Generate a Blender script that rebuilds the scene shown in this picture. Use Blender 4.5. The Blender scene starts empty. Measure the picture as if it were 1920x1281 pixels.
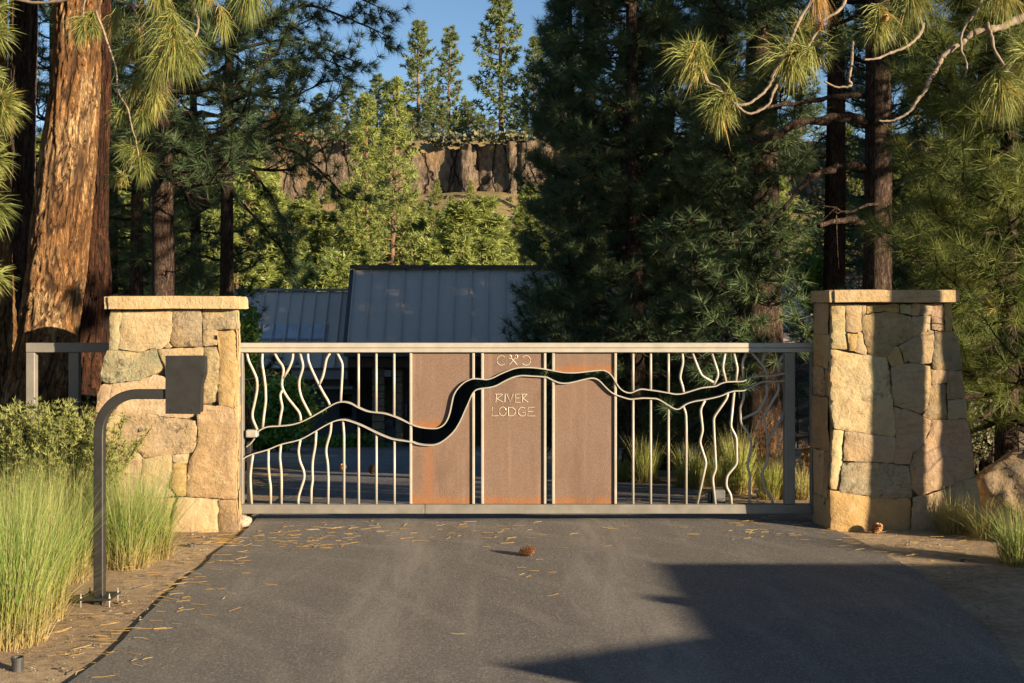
import bpy, bmesh, math, random
import numpy as np
from mathutils import Vector, noise as mnoise
from mathutils.geometry import delaunay_2d_cdt

# ------------------------------------------------------------------ camera
F = 1920 * 40.0 / 36.0          # focal length in photograph pixels
CAMH, HORIZ = 1.95, 578.0
scene = bpy.context.scene
cam_d = bpy.data.cameras.new('camera'); cam = bpy.data.objects.new('camera', cam_d)
scene.collection.objects.link(cam); scene.camera = cam
cam.location = (0, 0, CAMH); cam.rotation_euler = (math.radians(90), 0, 0)
cam_d.lens = 40; cam_d.sensor_width = 36; cam_d.shift_y = -(640.5 - HORIZ) / 1920
cam_d.clip_end = 3000; cam_d.clip_start = 0.05
# ------------------------------------------------------------------ world, sun, exposure
SUN_AZ, SUN_EL = math.radians(124), math.radians(13)     # azimuth from +Y towards +X
world = bpy.data.worlds.new('World'); scene.world = world; world.use_nodes = True
wn = world.node_tree.nodes; wl = world.node_tree.links
sky = wn.new('ShaderNodeTexSky'); sky.sky_type = 'NISHITA'; sky.sun_disc = False
sky.sun_elevation = SUN_EL; sky.sun_rotation = SUN_AZ; sky.altitude = 1100
sky.air_density = 1.0; sky.dust_density = 0.1; sky.ozone_density = 2.6
wl.new(sky.outputs[0], wn['Background'].inputs[0]); wn['Background'].inputs[1].default_value = 0.063
sun_d = bpy.data.lights.new('sun', 'SUN'); sun = bpy.data.objects.new('sun', sun_d)
scene.collection.objects.link(sun)
sun_d.energy = 5.0; sun_d.angle = math.radians(0.45); sun_d.color = (1.0, 0.80, 0.55)
SUND = Vector((math.sin(SUN_AZ) * math.cos(SUN_EL), math.cos(SUN_AZ) * math.cos(SUN_EL), math.sin(SUN_EL)))
sun.rotation_euler = SUND.to_track_quat('Z', 'Y').to_euler(); sun.location = (20, -20, 20)
scene.view_settings.view_transform = 'Standard'; scene.view_settings.look = 'None'
scene.view_settings.exposure = 1.4; scene.view_settings.gamma = 1.0
scene.cycles.max_bounces = 6; scene.cycles.transparent_max_bounces = 8

# ------------------------------------------------------------------ helpers
rng = np.random.default_rng(7); random.seed(7)
ROOT = {}
def hz(x, y):
    """ground height"""
    x = np.asarray(x, float); y = np.asarray(y, float)
    z = np.where(y > 10.4, -0.095 * (np.minimum(y, 38) - 10.4), 0.0)
    z = z + np.interp(y, [47, 56, 61, 119], [0, -3.4, -3.4, 16.2])
    t = np.clip((y - 123.5) / 2.0, 0, 1); z = z + t * 6.6
    z = z + np.where(y > 126, (y - 126) * 0.012, 0)
    return z
def hz1(x, y): return float(hz(x, y))
def W(px, py, Y): return Vector(((px - 960) / F * Y, Y, CAMH - (py - HORIZ) / F * Y))
def G(px, py):
    """photo pixel on the ground -> x, y"""
    Y = F * CAMH / (py - HORIZ)
    if Y > 10.4: Y = F * (CAMH - 0.988) / (py - HORIZ - 0.095 * F)
    return ((px - 960) / F * Y, Y)
def Z(ox, oy, s, pts): return [(ox + a / s, oy + b / s) for a, b in pts]

def tag(o, label=None, cat=None, group=None, kind=None):
    if label: o['label'] = label
    if cat: o['category'] = cat
    if group: o['group'] = group
    if kind: o['kind'] = kind
    return o
def link(o): scene.collection.objects.link(o); return o
def thing(name, loc, label, cat, group=None):
    o = link(bpy.data.objects.new(name, None)); o.location = loc; o.empty_display_size = 0.2
    ROOT[o.name] = Vector(loc); return tag(o, label, cat, group)
def make_mesh(name, V, Fc, mat, smooth=False, attrs=None):
    me = bpy.data.meshes.new(name)
    if isinstance(Fc, np.ndarray):
        V = np.asarray(V, np.float32); n, m, k = len(V), len(Fc), Fc.shape[1]
        me.vertices.add(n); me.vertices.foreach_set('co', V.ravel())
        me.loops.add(m * k); me.loops.foreach_set('vertex_index', Fc.astype(np.int32).ravel())
        me.polygons.add(m); me.polygons.foreach_set('loop_start', np.arange(0, m * k, k, dtype=np.int32))
        me.polygons.foreach_set('loop_total', np.full(m, k, np.int32))
        me.update(calc_edges=True)
    else:
        me.from_pydata([tuple(v) for v in V], [], [tuple(f) for f in Fc]); me.update()
    if smooth: me.polygons.foreach_set('use_smooth', np.ones(len(me.polygons), bool))
    for an, av in (attrs or {}).items():
        a = me.attributes.new(an, 'FLOAT', 'POINT'); a.data.foreach_set('value', np.asarray(av, np.float32))
    if mat: me.materials.append(mat)
    return me
def part(name, V, Fc, mat, parent=None, smooth=False, attrs=None, loc=None):
    """one mesh object, vertices in world space; parent = thing or part"""
    base = ROOT[parent.name] if parent else Vector(loc or (0, 0, 0))
    V = np.asarray([tuple(v) for v in V] if not isinstance(V, np.ndarray) else V, float) - np.array(base)
    o = link(bpy.data.objects.new(name, make_mesh(name, V, Fc, mat, smooth, attrs)))
    if parent: o.parent = parent
    else: o.location = base
    ROOT[o.name] = base
    return o
class MB:
    def __init__(s): s.V = []; s.F = []; s.n = 0
    def add(s, V, Fc):
        V = [tuple(v) for v in V]
        s.F += [tuple(i + s.n for i in f) for f in Fc]; s.V += V; s.n += len(V); return s
    def box(s, x0, x1, y0, y1, z0, z1, b=0.0):
        if b <= 0:
            V = [(x, y, z) for z in (z0, z1) for y in (y0, y1) for x in (x0, x1)]
            return s.add(V, [(0, 2, 3, 1), (4, 5, 7, 6), (0, 1, 5, 4), (2, 6, 7, 3), (0, 4, 6, 2), (1, 3, 7, 5)])
        bm = bmesh.new(); bmesh.ops.create_cube(bm, size=1)
        for v in bm.verts: v.co = Vector(((x0 + x1) / 2 + v.co.x * (x1 - x0), (y0 + y1) / 2 + v.co.y * (y1 - y0), (z0 + z1) / 2 + v.co.z * (z1 - z0)))
        bmesh.ops.bevel(bm, geom=bm.edges[:], offset=b, segments=1, affect='EDGES')
        bm.verts.index_update(); s.add([v.co.copy() for v in bm.verts], [[v.index for v in f.verts] for f in bm.faces]); bm.free(); return s
    def tube(s, P, R, k=6, cap=True):
        V, Fc = tube(P, R, k, cap); return s.add(V.tolist(), Fc.tolist())
    def prism(s, poly, y0, y1):
        """poly in (x, z), between depths y0 < y1"""
        n = len(poly)
        a = sum(poly[i][0] * poly[(i + 1) % n][1] - poly[(i + 1) % n][0] * poly[i][1] for i in range(n))
        if a < 0: poly = poly[::-1]
        V = [(p[0], y0, p[1]) for p in poly] + [(p[0], y1, p[1]) for p in poly]
        return s.add(V, [tuple(range(n)), tuple(range(2 * n - 1, n - 1, -1))] + [(i, n + i, n + (i + 1) % n, (i + 1) % n) for i in range(n)])
    def build(s, name, mat, parent=None, smooth=False, loc=None): return part(name, s.V, s.F, mat, parent, smooth, None, loc)
def tube(P, R, k=6, cap=True):
    P = np.asarray([tuple(p) for p in P], float); n = len(P); R = np.broadcast_to(np.asarray(R, float), (n,))
    T = np.gradient(P, axis=0); T /= np.linalg.norm(T, axis=1)[:, None] + 1e-9
    ref = np.array([0, 0, 1.0]) if abs(T[:, 2]).mean() < .75 else np.array([0, 1.0, 0])
    A = np.cross(T, ref); A /= np.linalg.norm(A, axis=1)[:, None] + 1e-9
    B = np.cross(A, T)
    th = np.arange(k) * 2 * np.pi / k + np.pi / k
    V = P[:, None] + R[:, None, None] * (np.cos(th)[None, :, None] * A[:, None] + np.sin(th)[None, :, None] * B[:, None])
    i = np.arange(n - 1)[:, None] * k; j = np.arange(k)[None]; j2 = (j + 1) % k
    Q = np.stack([i + j, i + j2, i + k + j2, i + k + j], -1).reshape(-1, 4)
    if cap:
        c0 = n * k; V = np.concatenate([V.reshape(-1, 3), P[:1], P[-1:]])
        jj = np.arange(k); jn = (jj + 1) % k
        e0 = np.stack([np.full(k, c0), jn, jj, jj], -1); e1 = np.stack([np.full(k, c0 + 1), (n - 1) * k + jj, (n - 1) * k + jn, (n - 1) * k + jn], -1)
        tri = np.concatenate([e0, e1])
        # keep as quads by splitting into triangles elsewhere: convert all to triangles
        Tq = np.concatenate([Q[:, [0, 1, 2]], Q[:, [0, 2, 3]]]); return V, np.concatenate([Tq, tri[:, :3]])
    return V.reshape(-1, 3), np.concatenate([Q[:, [0, 1, 2]], Q[:, [0, 2, 3]]])
class TB:
    """numpy triangle collector"""
    def __init__(s): s.V = []; s.F = []; s.A = []; s.n = 0
    def add(s, V, Fc, a=None):
        s.V.append(V); s.F.append(Fc + s.n); s.n += len(V)
        s.A.append(np.zeros(len(V)) if a is None else np.broadcast_to(a, (len(V),)))
    def get(s): return np.concatenate(s.V), np.concatenate(s.F), np.concatenate(s.A)
def smooth_path(P, n=4):
    P = np.asarray(P, float); out = []
    for i in range(len(P) - 1):
        p0 = P[max(i - 1, 0)]; p1 = P[i]; p2 = P[i + 1]; p3 = P[min(i + 2, len(P) - 1)]
        for t in np.arange(n) / n:
            out.append(.5 * (2 * p1 + (p2 - p0) * t + (2 * p0 - 5 * p1 + 4 * p2 - p3) * t * t + (3 * p1 - p0 - 3 * p2 + p3) * t ** 3))
    out.append(P[-1]); return np.array(out)
def vnoise(X, s=1.0, seed=0):
    """vectorised value noise, X (n,3)"""
    X = np.asarray(X, float) * s + seed * 17.13; I = np.floor(X).astype(np.int64); f = X - I; f = f * f * (3 - 2 * f)
    def h(i, j, k):
        n = (i * 374761393 + j * 668265263 + k * 2147483647 * 3 + seed * 1013904223) & 0xffffffff
        n = ((n ^ (n >> 13)) * 1274126177) & 0xffffffff
        return ((n ^ (n >> 16)) & 0xffff) / 65535.0
    r = 0
    for a in (0, 1):
        for b in (0, 1):
            for c in (0, 1):
                w = (f[:, 0] if a else 1 - f[:, 0]) * (f[:, 1] if b else 1 - f[:, 1]) * (f[:, 2] if c else 1 - f[:, 2])
                r = r + w * h(I[:, 0] + a, I[:, 1] + b, I[:, 2] + c)
    return r * 2 - 1
def fbm(X, s=1.0, o=4, seed=0):
    r = 0; a = 1.0
    for i in range(o): r = r + a * vnoise(X, s * 2 ** i, seed + i); a *= .5
    return r

# ------------------------------------------------------------------ materials
class MT:
    def __init__(s, name):
        s.m = bpy.data.materials.new(name); s.m.use_nodes = True; s.t = s.m.node_tree; s.b = s.t.nodes['Principled BSDF']
        s.out = s.t.nodes['Material Output']
    def n(s, typ, props=None, **ins):
        nd = s.t.nodes.new('ShaderNode' + typ)
        for k, v in (props or {}).items(): setattr(nd, k, v)
        for k, v in ins.items(): s.set(nd, k, v)
        return nd
    def set(s, nd, k, v):
        sock = nd.inputs[int(k[1:])] if k[0] == 'i' and k[1:].isdigit() else nd.inputs[k.replace('_', ' ')]
        if isinstance(v, bpy.types.NodeSocket): s.t.links.new(v, sock)
        elif isinstance(v, bpy.types.Node): s.t.links.new(v.outputs[0], sock)
        else: sock.default_value = (*v, 1) if isinstance(v, tuple) and len(v) == 3 and sock.type == 'RGBA' else v
    def co(s, scale=(1, 1, 1), kind='Object'):
        tc = s.n('TexCoord'); return s.n('Mapping', i0=tc.outputs[kind], i3=scale)
    def noise(s, vec, scale, detail=4, rough=.55, dist=0, w=None):
        nd = s.n('TexNoise', {'noise_dimensions': '4D'} if w is not None else None, Vector=vec, Scale=scale, Detail=detail, Roughness=rough, Distortion=dist)
        if w is not None: s.set(nd, 'W', w)
        return nd
    def ramp(s, fac, stops, interp='LINEAR'):
        nd = s.n('ValToRGB', i0=fac); cr = nd.color_ramp; cr.interpolation = interp
        while len(cr.elements) < len(stops): cr.elements.new(.5)
        for e, (p, c) in zip(cr.elements, stops): e.position = p; e.color = (*c, 1) if len(c) == 3 else c
        return nd
    def mix(s, fac, a, b, mode='MIX'):
        nd = s.n('Mix', {'data_type': 'RGBA', 'blend_type': mode}); s.set(nd, 'i0', fac); s.set(nd, 'i6', a); s.set(nd, 'i7', b)
        return nd.outputs[2]
    def math(s, op, a, b=0.0, clamp=False): return s.n('Math', {'operation': op, 'use_clamp': clamp}, i0=a, i1=b)
    def rng(s, v, a, b, c=0.0, d=1.0): return s.n('MapRange', {'clamp': True}, i0=v, i1=a, i2=b, i3=c, i4=d)
    def attr(s, name): return s.n('Attribute', {'attribute_name': name}).outputs['Fac']
    def bump(s, h, dist=.01, strength=1.0, prev=None):
        nd = s.n('Bump', Height=h, Distance=dist, Strength=strength)
        if prev: s.set(nd, 'Normal', prev)
        return nd
    def fin(s, color=None, rough=.7, normal=None, metal=0.0, spec=None):
        if color is not None: s.set(s.b, 'Base Color', color)
        s.set(s.b, 'Roughness', rough); s.set(s.b, 'Metallic', metal)
        if normal is not None: s.set(s.b, 'Normal', normal)
        if spec is not None: s.set(s.b, 'Specular IOR Level', spec)
        return s.m
def plain(name, col, rough=.6, metal=0.0, vary=.25, scale=6.0, bump=0.0):
    m = MT(name); c = m.co(); nz = m.noise(c, scale, 5, .6)
    a = tuple(x * (1 - vary) for x in col); b = tuple(min(1, x * (1 + vary)) for x in col)
    colr = m.ramp(nz, [(.3, a), (.7, b)])
    r = m.rng(nz, .2, .8, max(0, rough - .12), min(1, rough + .12))
    nrm = m.bump(m.noise(c, scale * 12, 3), bump) if bump else None
    return m.fin(colr, r, nrm, metal)
def foliage(name, dark, light, accent=None, trans=.25, accent_at=.93):
    m = MT(name); a = m.attr('rnd')
    st = [(0, dark), (.88, light)] + ([(accent_at, light), (min(.999, accent_at + .03), accent)] if accent else [])
    c = m.ramp(a, st)
    m.fin(c, .55, spec=.3)
    if trans:
        t = m.n('BsdfTranslucent', Color=c); mx = m.n('MixShader', i0=trans, i1=m.b, i2=t)
        m.t.links.new(mx.outputs[0], m.out.inputs[0])
    return m.m

# bark of the big ponderosas: flat plates, dark fissures
def bark(name, plate, light, fissure, sc=1.0, depth=.02, plates=False):
    m = MT(name); c = m.co((1, 1, .16)); cf = m.co((1, 1, .45))
    na = m.noise(c, 13 * sc, 6, .62, 1.6); nb_ = m.noise(c, 30 * sc, 5, .6, .8); nf = m.noise(cf, 55 * sc, 6, .75, .4); nl = m.noise(m.co((1, 1, .5)), 4 * sc, 3)
    f1 = m.rng(m.math('ABSOLUTE', m.math('SUBTRACT', na, .5)), 0, .05); f2 = m.rng(m.math('ABSOLUTE', m.math('SUBTRACT', nb_, .5)), 0, .045, .35, 1)
    base = m.ramp(nf, [(.30, fissure), (.42, plate), (.55, plate), (.70, light)])
    base = m.mix(m.rng(nl, .46, .60, 0, .75), base, m.ramp(nf, [(.36, plate), (.58, light)]))
    dk = m.noise(m.co((1, 1, .30)), 3.2 * sc, 4, .6, .7); base = m.mix(m.rng(dk, .50, .66, 0, .62), base, m.mix(.5, fissure, plate))
    fis = m.math('MULTIPLY', f1, f2)
    if plates: fis = m.math('MULTIPLY', m.rng(fis, 0, 1, .45, 1), m.rng(m.attr('pl'), .12, .6))
    col = m.mix(fis, fissure, base)
    hgt = m.math('ADD', m.math('MULTIPLY', fis, .8), m.math('MULTIPLY', nf, .6))
    return m.fin(col, .9, m.bump(hgt, depth), spec=.2)
def stone_mat():
    m = MT('sandstone'); oi = m.n('ObjectInfo'); tc = m.co()
    wv = m.math('MULTIPLY', oi.outputs['Random'], 60)
    big = m.noise(tc, 3.0, 5, .6, .6, wv); fine = m.noise(tc, 38, 6, .7, 0, wv); mid = m.noise(tc, 11, 5, .65, .4, wv)
    col = m.mix(m.rng(big, .38, .62), oi.outputs['Color'], m.mix(.6, oi.outputs['Color'], (.44, .29, .13), 'MIX'))
    col = m.mix(m.rng(m.noise(tc, 6, 6, .7, 1.0, wv), .5, .72, 0, .55), col, m.mix(.6, col, (.20, .15, .10)))
    col = m.mix(m.rng(mid, .54, .72, 0, .45), col, (.54, .44, .29))
    strat = m.noise(m.co((1.2, 1.2, 7)), 5, 5, .65, .8, wv); sel = m.rng(oi.outputs['Random'], .45, .6)
    col = m.mix(m.math('MULTIPLY', sel, m.rng(strat, .46, .62, 0, .55)), col, m.mix(.55, col, (.16, .10, .06)))
    spots = m.math('MULTIPLY', m.rng(m.noise(tc, 20, 7, .78, .4, wv), .49, .60), m.rng(m.noise(tc, 4.5, 4, .6, .5, wv), .40, .56))
    spots = m.math('MULTIPLY', spots, oi.outputs['Alpha'])
    col = m.mix(spots, col, (.085, .07, .048))
    col = m.mix(m.rng(fine, .3, .7, .25, 0), col, m.mix(.5, col, (.1, .07, .04)), 'MIX')
    hgt = m.math('ADD', m.math('MULTIPLY', mid, .8), m.math('MULTIPLY', fine, .5))
    return m.fin(col, .88, m.bump(hgt, .021), spec=.25)
STONE = stone_mat()
MORTAR = plain('mortar', (.10, .085, .065), .95, 0, .3, 30, .004)
def ground_mat():
    m = MT('soil'); c = m.co(); g = m.n('NewGeometry'); sx = m.n('SeparateXYZ', i0=g.outputs['Position'])
    n1 = m.noise(c, .9, 5, .6); n2 = m.noise(c, 16, 6, .7); n3 = m.noise(c, 90, 4, .7)
    near = m.mix(m.rng(n1, .4, .66), m.ramp(n2, [(.3, (.27, .20, .13)), (.5, (.42, .32, .21)), (.72, (.56, .44, .30))]), m.ramp(n2, [(.35, (.19, .135, .085)), (.7, (.35, .255, .165))]))
    near = m.mix(m.rng(n3, .55, .7, 0, .55), near, (.50, .42, .31))
    near = m.mix(m.rng(n3, .3, .42, .6, 0), near, (.08, .055, .035))
    f1 = m.noise(c, .11, 7, .7); f2 = m.noise(c, .8, 5, .7)
    far = m.mix(m.rng(f1, .42, .6), m.ramp(f2, [(.3, (.17, .125, .06)), (.7, (.34, .25, .13))]), m.ramp(f2, [(.3, (.12, .10, .04)), (.7, (.24, .19, .08))]))
    col = m.mix(m.rng(sx.outputs[1], 36, 46), near, far)
    hgt = m.math('ADD', m.math('MULTIPLY', n2, .6), m.math('MULTIPLY', n3, .6))
    return m.fin(col, .95, m.bump(hgt, .025), spec=.1)
def asphalt_mat():
    m = MT('asphalt'); c = m.co(); cs = m.co((1, .16, 1))
    grain = m.math('ADD', m.math('MULTIPLY', m.noise(c, 190, 3, .8), .45), m.math('MULTIPLY', m.noise(c, 62, 4, .85), .55)); mot = m.noise(c, 1.3, 5, .6); st = m.noise(cs, 2.6, 4, .6, 1.2); st2 = m.noise(cs, 7, 3, .5, .8)
    col = m.ramp(grain, [(.33, (.064, .060, .056)), (.5, (.142, .132, .120)), (.68, (.31, .288, .258))])
    col = m.mix(m.rng(mot, .38, .7, 0, .35), col, (.085, .08, .077))
    dust = m.math('MULTIPLY', m.rng(st, .53, .68, 0, .42), m.rng(st2, .38, .62, .3, 1))
    col = m.mix(dust, col, (.30, .27, .235))
    g = m.n('NewGeometry'); sx = m.n('SeparateXYZ', i0=g.outputs['Position'])
    wx = m.math('ADD', sx.outputs[0], m.math('MULTIPLY', m.math('SUBTRACT', m.noise(c, .35, 2), .5), 1.1))
    tr = m.rng(m.math('ABSOLUTE', m.math('SUBTRACT', m.math('ABSOLUTE', m.math('ADD', wx, .05)), .82)), .08, .36, 1, 0)
    col = m.mix(m.math('MULTIPLY', tr, m.rng(m.noise(cs, 6, 5, .7, .8), .36, .6, .10, .72)), col, (.27, .245, .215))
    arc_ = m.n('TexWave', {'wave_type': 'RINGS', 'rings_direction': 'Z'}, Vector=m.n('Mapping', i0=m.n('TexCoord').outputs['Object'], i1=(3.2, -5.5, 0)).outputs[0], Scale=.55, Distortion=2.2, Detail=2.0)
    col = m.mix(m.math('MULTIPLY', m.rng(arc_.outputs['Fac'], .74, 1, 0, .45), m.rng(mot, .42, .6)), col, (.25, .23, .20))
    ag = m.n('TexVoronoi', Vector=c, Scale=100.0); agc = m.n('SeparateColor', i0=ag.outputs['Color'])
    col = m.mix(m.rng(agc.outputs[0], .0, .45, .42, 0), col, (.045, .042, .040)); col = m.mix(m.rng(agc.outputs[1], .72, 1, 0, .5), col, (.36, .335, .30))
    v = m.n('TexVoronoi', Vector=c, Scale=38.0)
    col = m.mix(m.rng(v.outputs['Distance'], .08, .13, .55, 0), col, (.36, .33, .29))
    return m.fin(col, m.rng(mot, .3, .7, .62, .8), m.bump(m.math('ADD', grain, m.math('MULTIPLY', agc.outputs[0], .5)), .008), spec=.35)
def rust_mat():
    m = MT('corten'); c = m.co(); oi = m.n('ObjectInfo'); g = m.n('NewGeometry'); sx = m.n('SeparateXYZ', i0=g.outputs['Position'])
    osx = m.n('SeparateColor', i0=oi.outputs['Color'])
    n1 = m.noise(c, 2.2, 5, .6); n2 = m.math('ADD', m.math('MULTIPLY', m.noise(c, 170, 3, .8), .7), m.math('MULTIPLY', m.noise(c, 60, 4, .8), .3)); n3 = m.noise(m.co((1, 1, .12)), 9, 5, .7)
    col = m.ramp(n2, [(.28, (.105, .068, .050)), (.5, (.178, .118, .088)), (.72, (.275, .195, .15))])
    col = m.mix(m.rng(n1, .4, .7, 0, .55), col, m.ramp(n2, [(.3, (.12, .07, .045)), (.7, (.245, .148, .095))]))
    d = m.math('SUBTRACT', sx.outputs[2], osx.outputs[0])             # height above the piece's lower edge
    d = m.math('SUBTRACT', d, m.math('MULTIPLY', m.math('SUBTRACT', n3, .4), .22))
    band = m.rng(d, .0, .07, .7, 0)
    col = m.mix(band, col, m.ramp(n2, [(.3, (.20, .07, .016)), (.7, (.38, .15, .04))]))
    blot = m.noise(m.co((1, 1, .35)), 3.5, 5, .65, .6); col = m.mix(m.rng(blot, .5, .68, 0, .45), col, (.105, .066, .046)); col = m.mix(m.rng(m.noise(m.co((1, 1, .07)), 16, 4, .6), .56, .7, 0, .3), col, (.30, .20, .14))
    sd = m.math('ABSOLUTE', m.math('SUBTRACT', m.math('ADD', sx.outputs[0], 5), osx.outputs[1]))   # one run-down streak
    wd = m.math('ADD', sd, m.math('MULTIPLY', m.math('SUBTRACT', n3, .5), .14))
    col = m.mix(m.rng(wd, .0, .08, .45, 0), col, (.30, .11, .03))
    return m.fin(col, .8, m.bump(n2, .004), spec=.3)
def roof_mat():
    m = MT('standing_seam_metal'); c = m.co(); n1 = m.noise(c, .55, 4, .6); n2 = m.noise(m.co((1, 1, .2)), 14, 3, .6)
    col = m.mix(m.rng(n1, .35, .65, 0, .6), (.52, .45, .385), (.58, .50, .41))
    col = m.mix(m.rng(n2, .4, .7, 0, .25), col, (.30, .285, .27))
    return m.fin(col, m.rng(n1, .3, .7, .55, .7), m.bump(n1, .03, .3), .0, .25)
GROUND = ground_mat(); ASPHALT = asphalt_mat(); RUST = rust_mat(); ROOF = roof_mat()
STEEL = plain('gate_bronze_paint', (.40, .37, .31), .40, .1, .10, 9, .0008)
STEEL2 = plain('mid_bronze_paint', (.205, .19, .165), .45, .1, .15, 7, .0008)  # darker tone than the top rail, for bottom rail, tail and posts
DARKSTEEL = plain('dark_bronze_paint', (.030, .029, .028), .45, .2, .12, 14, .0006)
CUT = plain('bright_cut_edge', (.62, .56, .45), .4, .3, .1, 20)
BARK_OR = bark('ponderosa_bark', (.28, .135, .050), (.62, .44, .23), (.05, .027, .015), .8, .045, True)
BARK_SHADE = bark('shade_darkened_bark', (.055, .022, .012), (.12, .052, .024), (.016, .009, .007), 1.0, .03, True)  # shade on the half shaded trunk is painted in as darker bark
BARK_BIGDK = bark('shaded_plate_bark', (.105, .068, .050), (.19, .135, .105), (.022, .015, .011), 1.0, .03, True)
BARK_OUT = bark('plain_orange_bark', (.27, .115, .036), (.55, .33, .14), (.05, .027, .015), .8, .03)
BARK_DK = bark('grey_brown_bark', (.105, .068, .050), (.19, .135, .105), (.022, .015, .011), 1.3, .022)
BARK_FAR = bark('far_bark', (.27, .17, .10), (.42, .28, .18), (.08, .05, .03), .5, .02)
TWIG = plain('twig_bark', (.25, .195, .145), .85, 0, .35, 40, .003)
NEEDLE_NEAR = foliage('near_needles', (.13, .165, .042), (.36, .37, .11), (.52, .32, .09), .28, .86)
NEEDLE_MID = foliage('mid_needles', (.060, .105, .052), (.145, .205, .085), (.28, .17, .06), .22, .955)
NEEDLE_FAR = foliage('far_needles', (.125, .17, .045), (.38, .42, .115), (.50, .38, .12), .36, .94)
LEAF_LIME = foliage('willow_leaf', (.20, .22, .035), (.52, .50, .11), (.48, .33, .07), .35, .92)
NEEDLE_RIM = foliage('rim_needles', (.08, .12, .045), (.21, .25, .09), None, .25)
NEEDLE_DRY = foliage('dry_needles', (.40, .24, .07), (.62, .42, .15), None, .2)
LEAF = foliage('shrub_leaf', (.09, .19, .03), (.27, .42, .08), None, .35)
LEAF_SAGE = foliage('sage_leaf', (.13, .155, .045), (.30, .32, .10), (.33, .17, .055), .25, .90)
LEAF_GREY = foliage('grey_sage', (.09, .095, .05), (.19, .19, .105), None, .2)
STALK = foliage('dry_flower_stalk', (.28, .13, .04), (.50, .30, .12), None, .2)
def grass_mat(name, base, low, top, tip):
    m = MT(name); h = m.attr('hgt'); r = m.attr('rnd')
    c = m.ramp(h, [(0, base), (.22, low), (.55, top), (1, tip)])
    c = m.mix(m.rng(r, .45, 1, 0, .8), c, (.50, .41, .19))
    c = m.mix(m.rng(r, 0, .3, .45, 0), c, (.09, .15, .02))
    m.fin(c, .6, spec=.25); t = m.n('BsdfTranslucent', Color=c); mx = m.n('MixShader', i0=.3, i1=m.b, i2=t)
    m.t.links.new(mx.outputs[0], m.out.inputs[0]); return m.m
GRASS_TALL = grass_mat('tall_green_grass', (.36, .26, .12), (.24, .25, .06), (.15, .27, .045), (.27, .33, .11))
GRASS_DRY = grass_mat('blond_fescue', (.36, .25, .10), (.40, .33, .12), (.36, .36, .12), (.62, .54, .27))
GRASS_LIME = grass_mat('lime_fescue', (.36, .24, .10), (.34, .32, .08), (.36, .44, .07), (.55, .55, .20))
# ================================================================== setting
def axis(a, b, fine, coarse, f0, f1):
    v = []; x = a
    while x < b: v.append(x); x += fine if f0 <= x <= f1 else coarse
    v.append(b); return np.array(v)
gx = axis(-170, 170, .5, 4.0, -9, 9); gy = axis(-60, 330, .5, 2.5, 2, 24)
gy = np.unique(np.concatenate([gy, np.linspace(119, 127, 9)]))
XX, YY = np.meshgrid(gx, gy); PT = np.stack([XX.ravel(), YY.ravel(), np.zeros(XX.size)], 1)
ZZ = hz(PT[:, 0], PT[:, 1]) + np.where(PT[:, 1] > 58, fbm(PT, .12, 3, 3) * np.clip((PT[:, 1] - 58) / 20, 0, 1) * .9, 0)
side = np.clip((np.abs(PT[:, 0]) - 2.9) / 1.5, 0, 1)
ZZ += side * np.where(PT[:, 1] < 30, fbm(PT, .9, 3, 5) * .035 + .02, 0)
PT[:, 2] = ZZ
nx, ny = len(gx), len(gy); ii = (np.arange(ny - 1)[:, None] * nx + np.arange(nx - 1)[None]).ravel()
tag(part('ground', PT, np.stack([ii, ii + 1, ii + nx + 1, ii + nx], 1), GROUND, smooth=True), 'dry sandy ground and wooded slope around the driveway', None, None, 'structure')

def sheet(poly, spacing, lift, thick, name, mat, jit=.02, seg=.12):
    pts = []
    for i in range(len(poly)):
        a = np.array(poly[i]); b = np.array(poly[(i + 1) % len(poly)]); L = np.linalg.norm(b - a); k = max(1, int(L / seg)) if max(abs(a[1]), abs(b[1])) < 20 else max(1, int(L / 1.5))
        for j in range(k):
            p = a + (b - a) * j / k; nrm = np.array([-(b - a)[1], (b - a)[0]]) / (L + 1e-9)
            pts.append(p + nrm * float(fbm(np.array([[p[0], p[1], 0]]), 2.2, 3, 9)[0]) * jit)
    nb = len(pts); x0, y0 = np.min(pts, 0); x1, y1 = np.max(pts, 0)
    inner = [Vector((x + random.uniform(-.1, .1), y + random.uniform(-.1, .1))) for x in np.arange(x0, x1, spacing) for y in np.arange(y0, y1, spacing)]
    vs, es, fs, *_ = delaunay_2d_cdt([Vector(p) for p in pts] + inner, [(i, (i + 1) % nb) for i in range(nb)], [], 1, 1e-5)
    V = [(v[0], v[1], hz1(v[0], v[1]) + lift) for v in vs]; n0 = len(V); Fc = [tuple(f) for f in fs]
    V += [(p[0], p[1], hz1(*p) + lift) for p in pts] + [(p[0] * 1.0, p[1], hz1(*p) + lift - thick) for p in pts]
    Fc += [(n0 + i, n0 + (i + 1) % nb, n0 + nb + (i + 1) % nb, n0 + nb + i) for i in range(nb)]
    return part(name, V, Fc, mat)
LE = [G(*p) for p in [(147, 1276), (178, 1246), (238, 1202), (277, 1155), (312, 1125), (346, 1090), (385, 1060), (450, 1004), (476, 982), (497, 965), (533, 933), (520, 915), (490, 900), (440, 893)]]
RE = [G(*p) for p in [(1157, 908), (1249, 909), (1296, 920), (1332, 937), (1480, 960), (1532, 984), (1560, 993), (1625, 1025), (1680, 1055), (1725, 1080), (1780, 1120), (1835, 1170), (1875, 1205), (1910, 1270)]]
road = [(-7.5, -4), (-3.2, 1.5), (-2.35, 4.2)] + LE + [(-12, 19.2), (-15, 35.6), (-1.2, 35.6), (.2, 28), (1.1, 20)] + RE + [(2.75, 4.2), (3.6, 1.5), (8, -4)]
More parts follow.
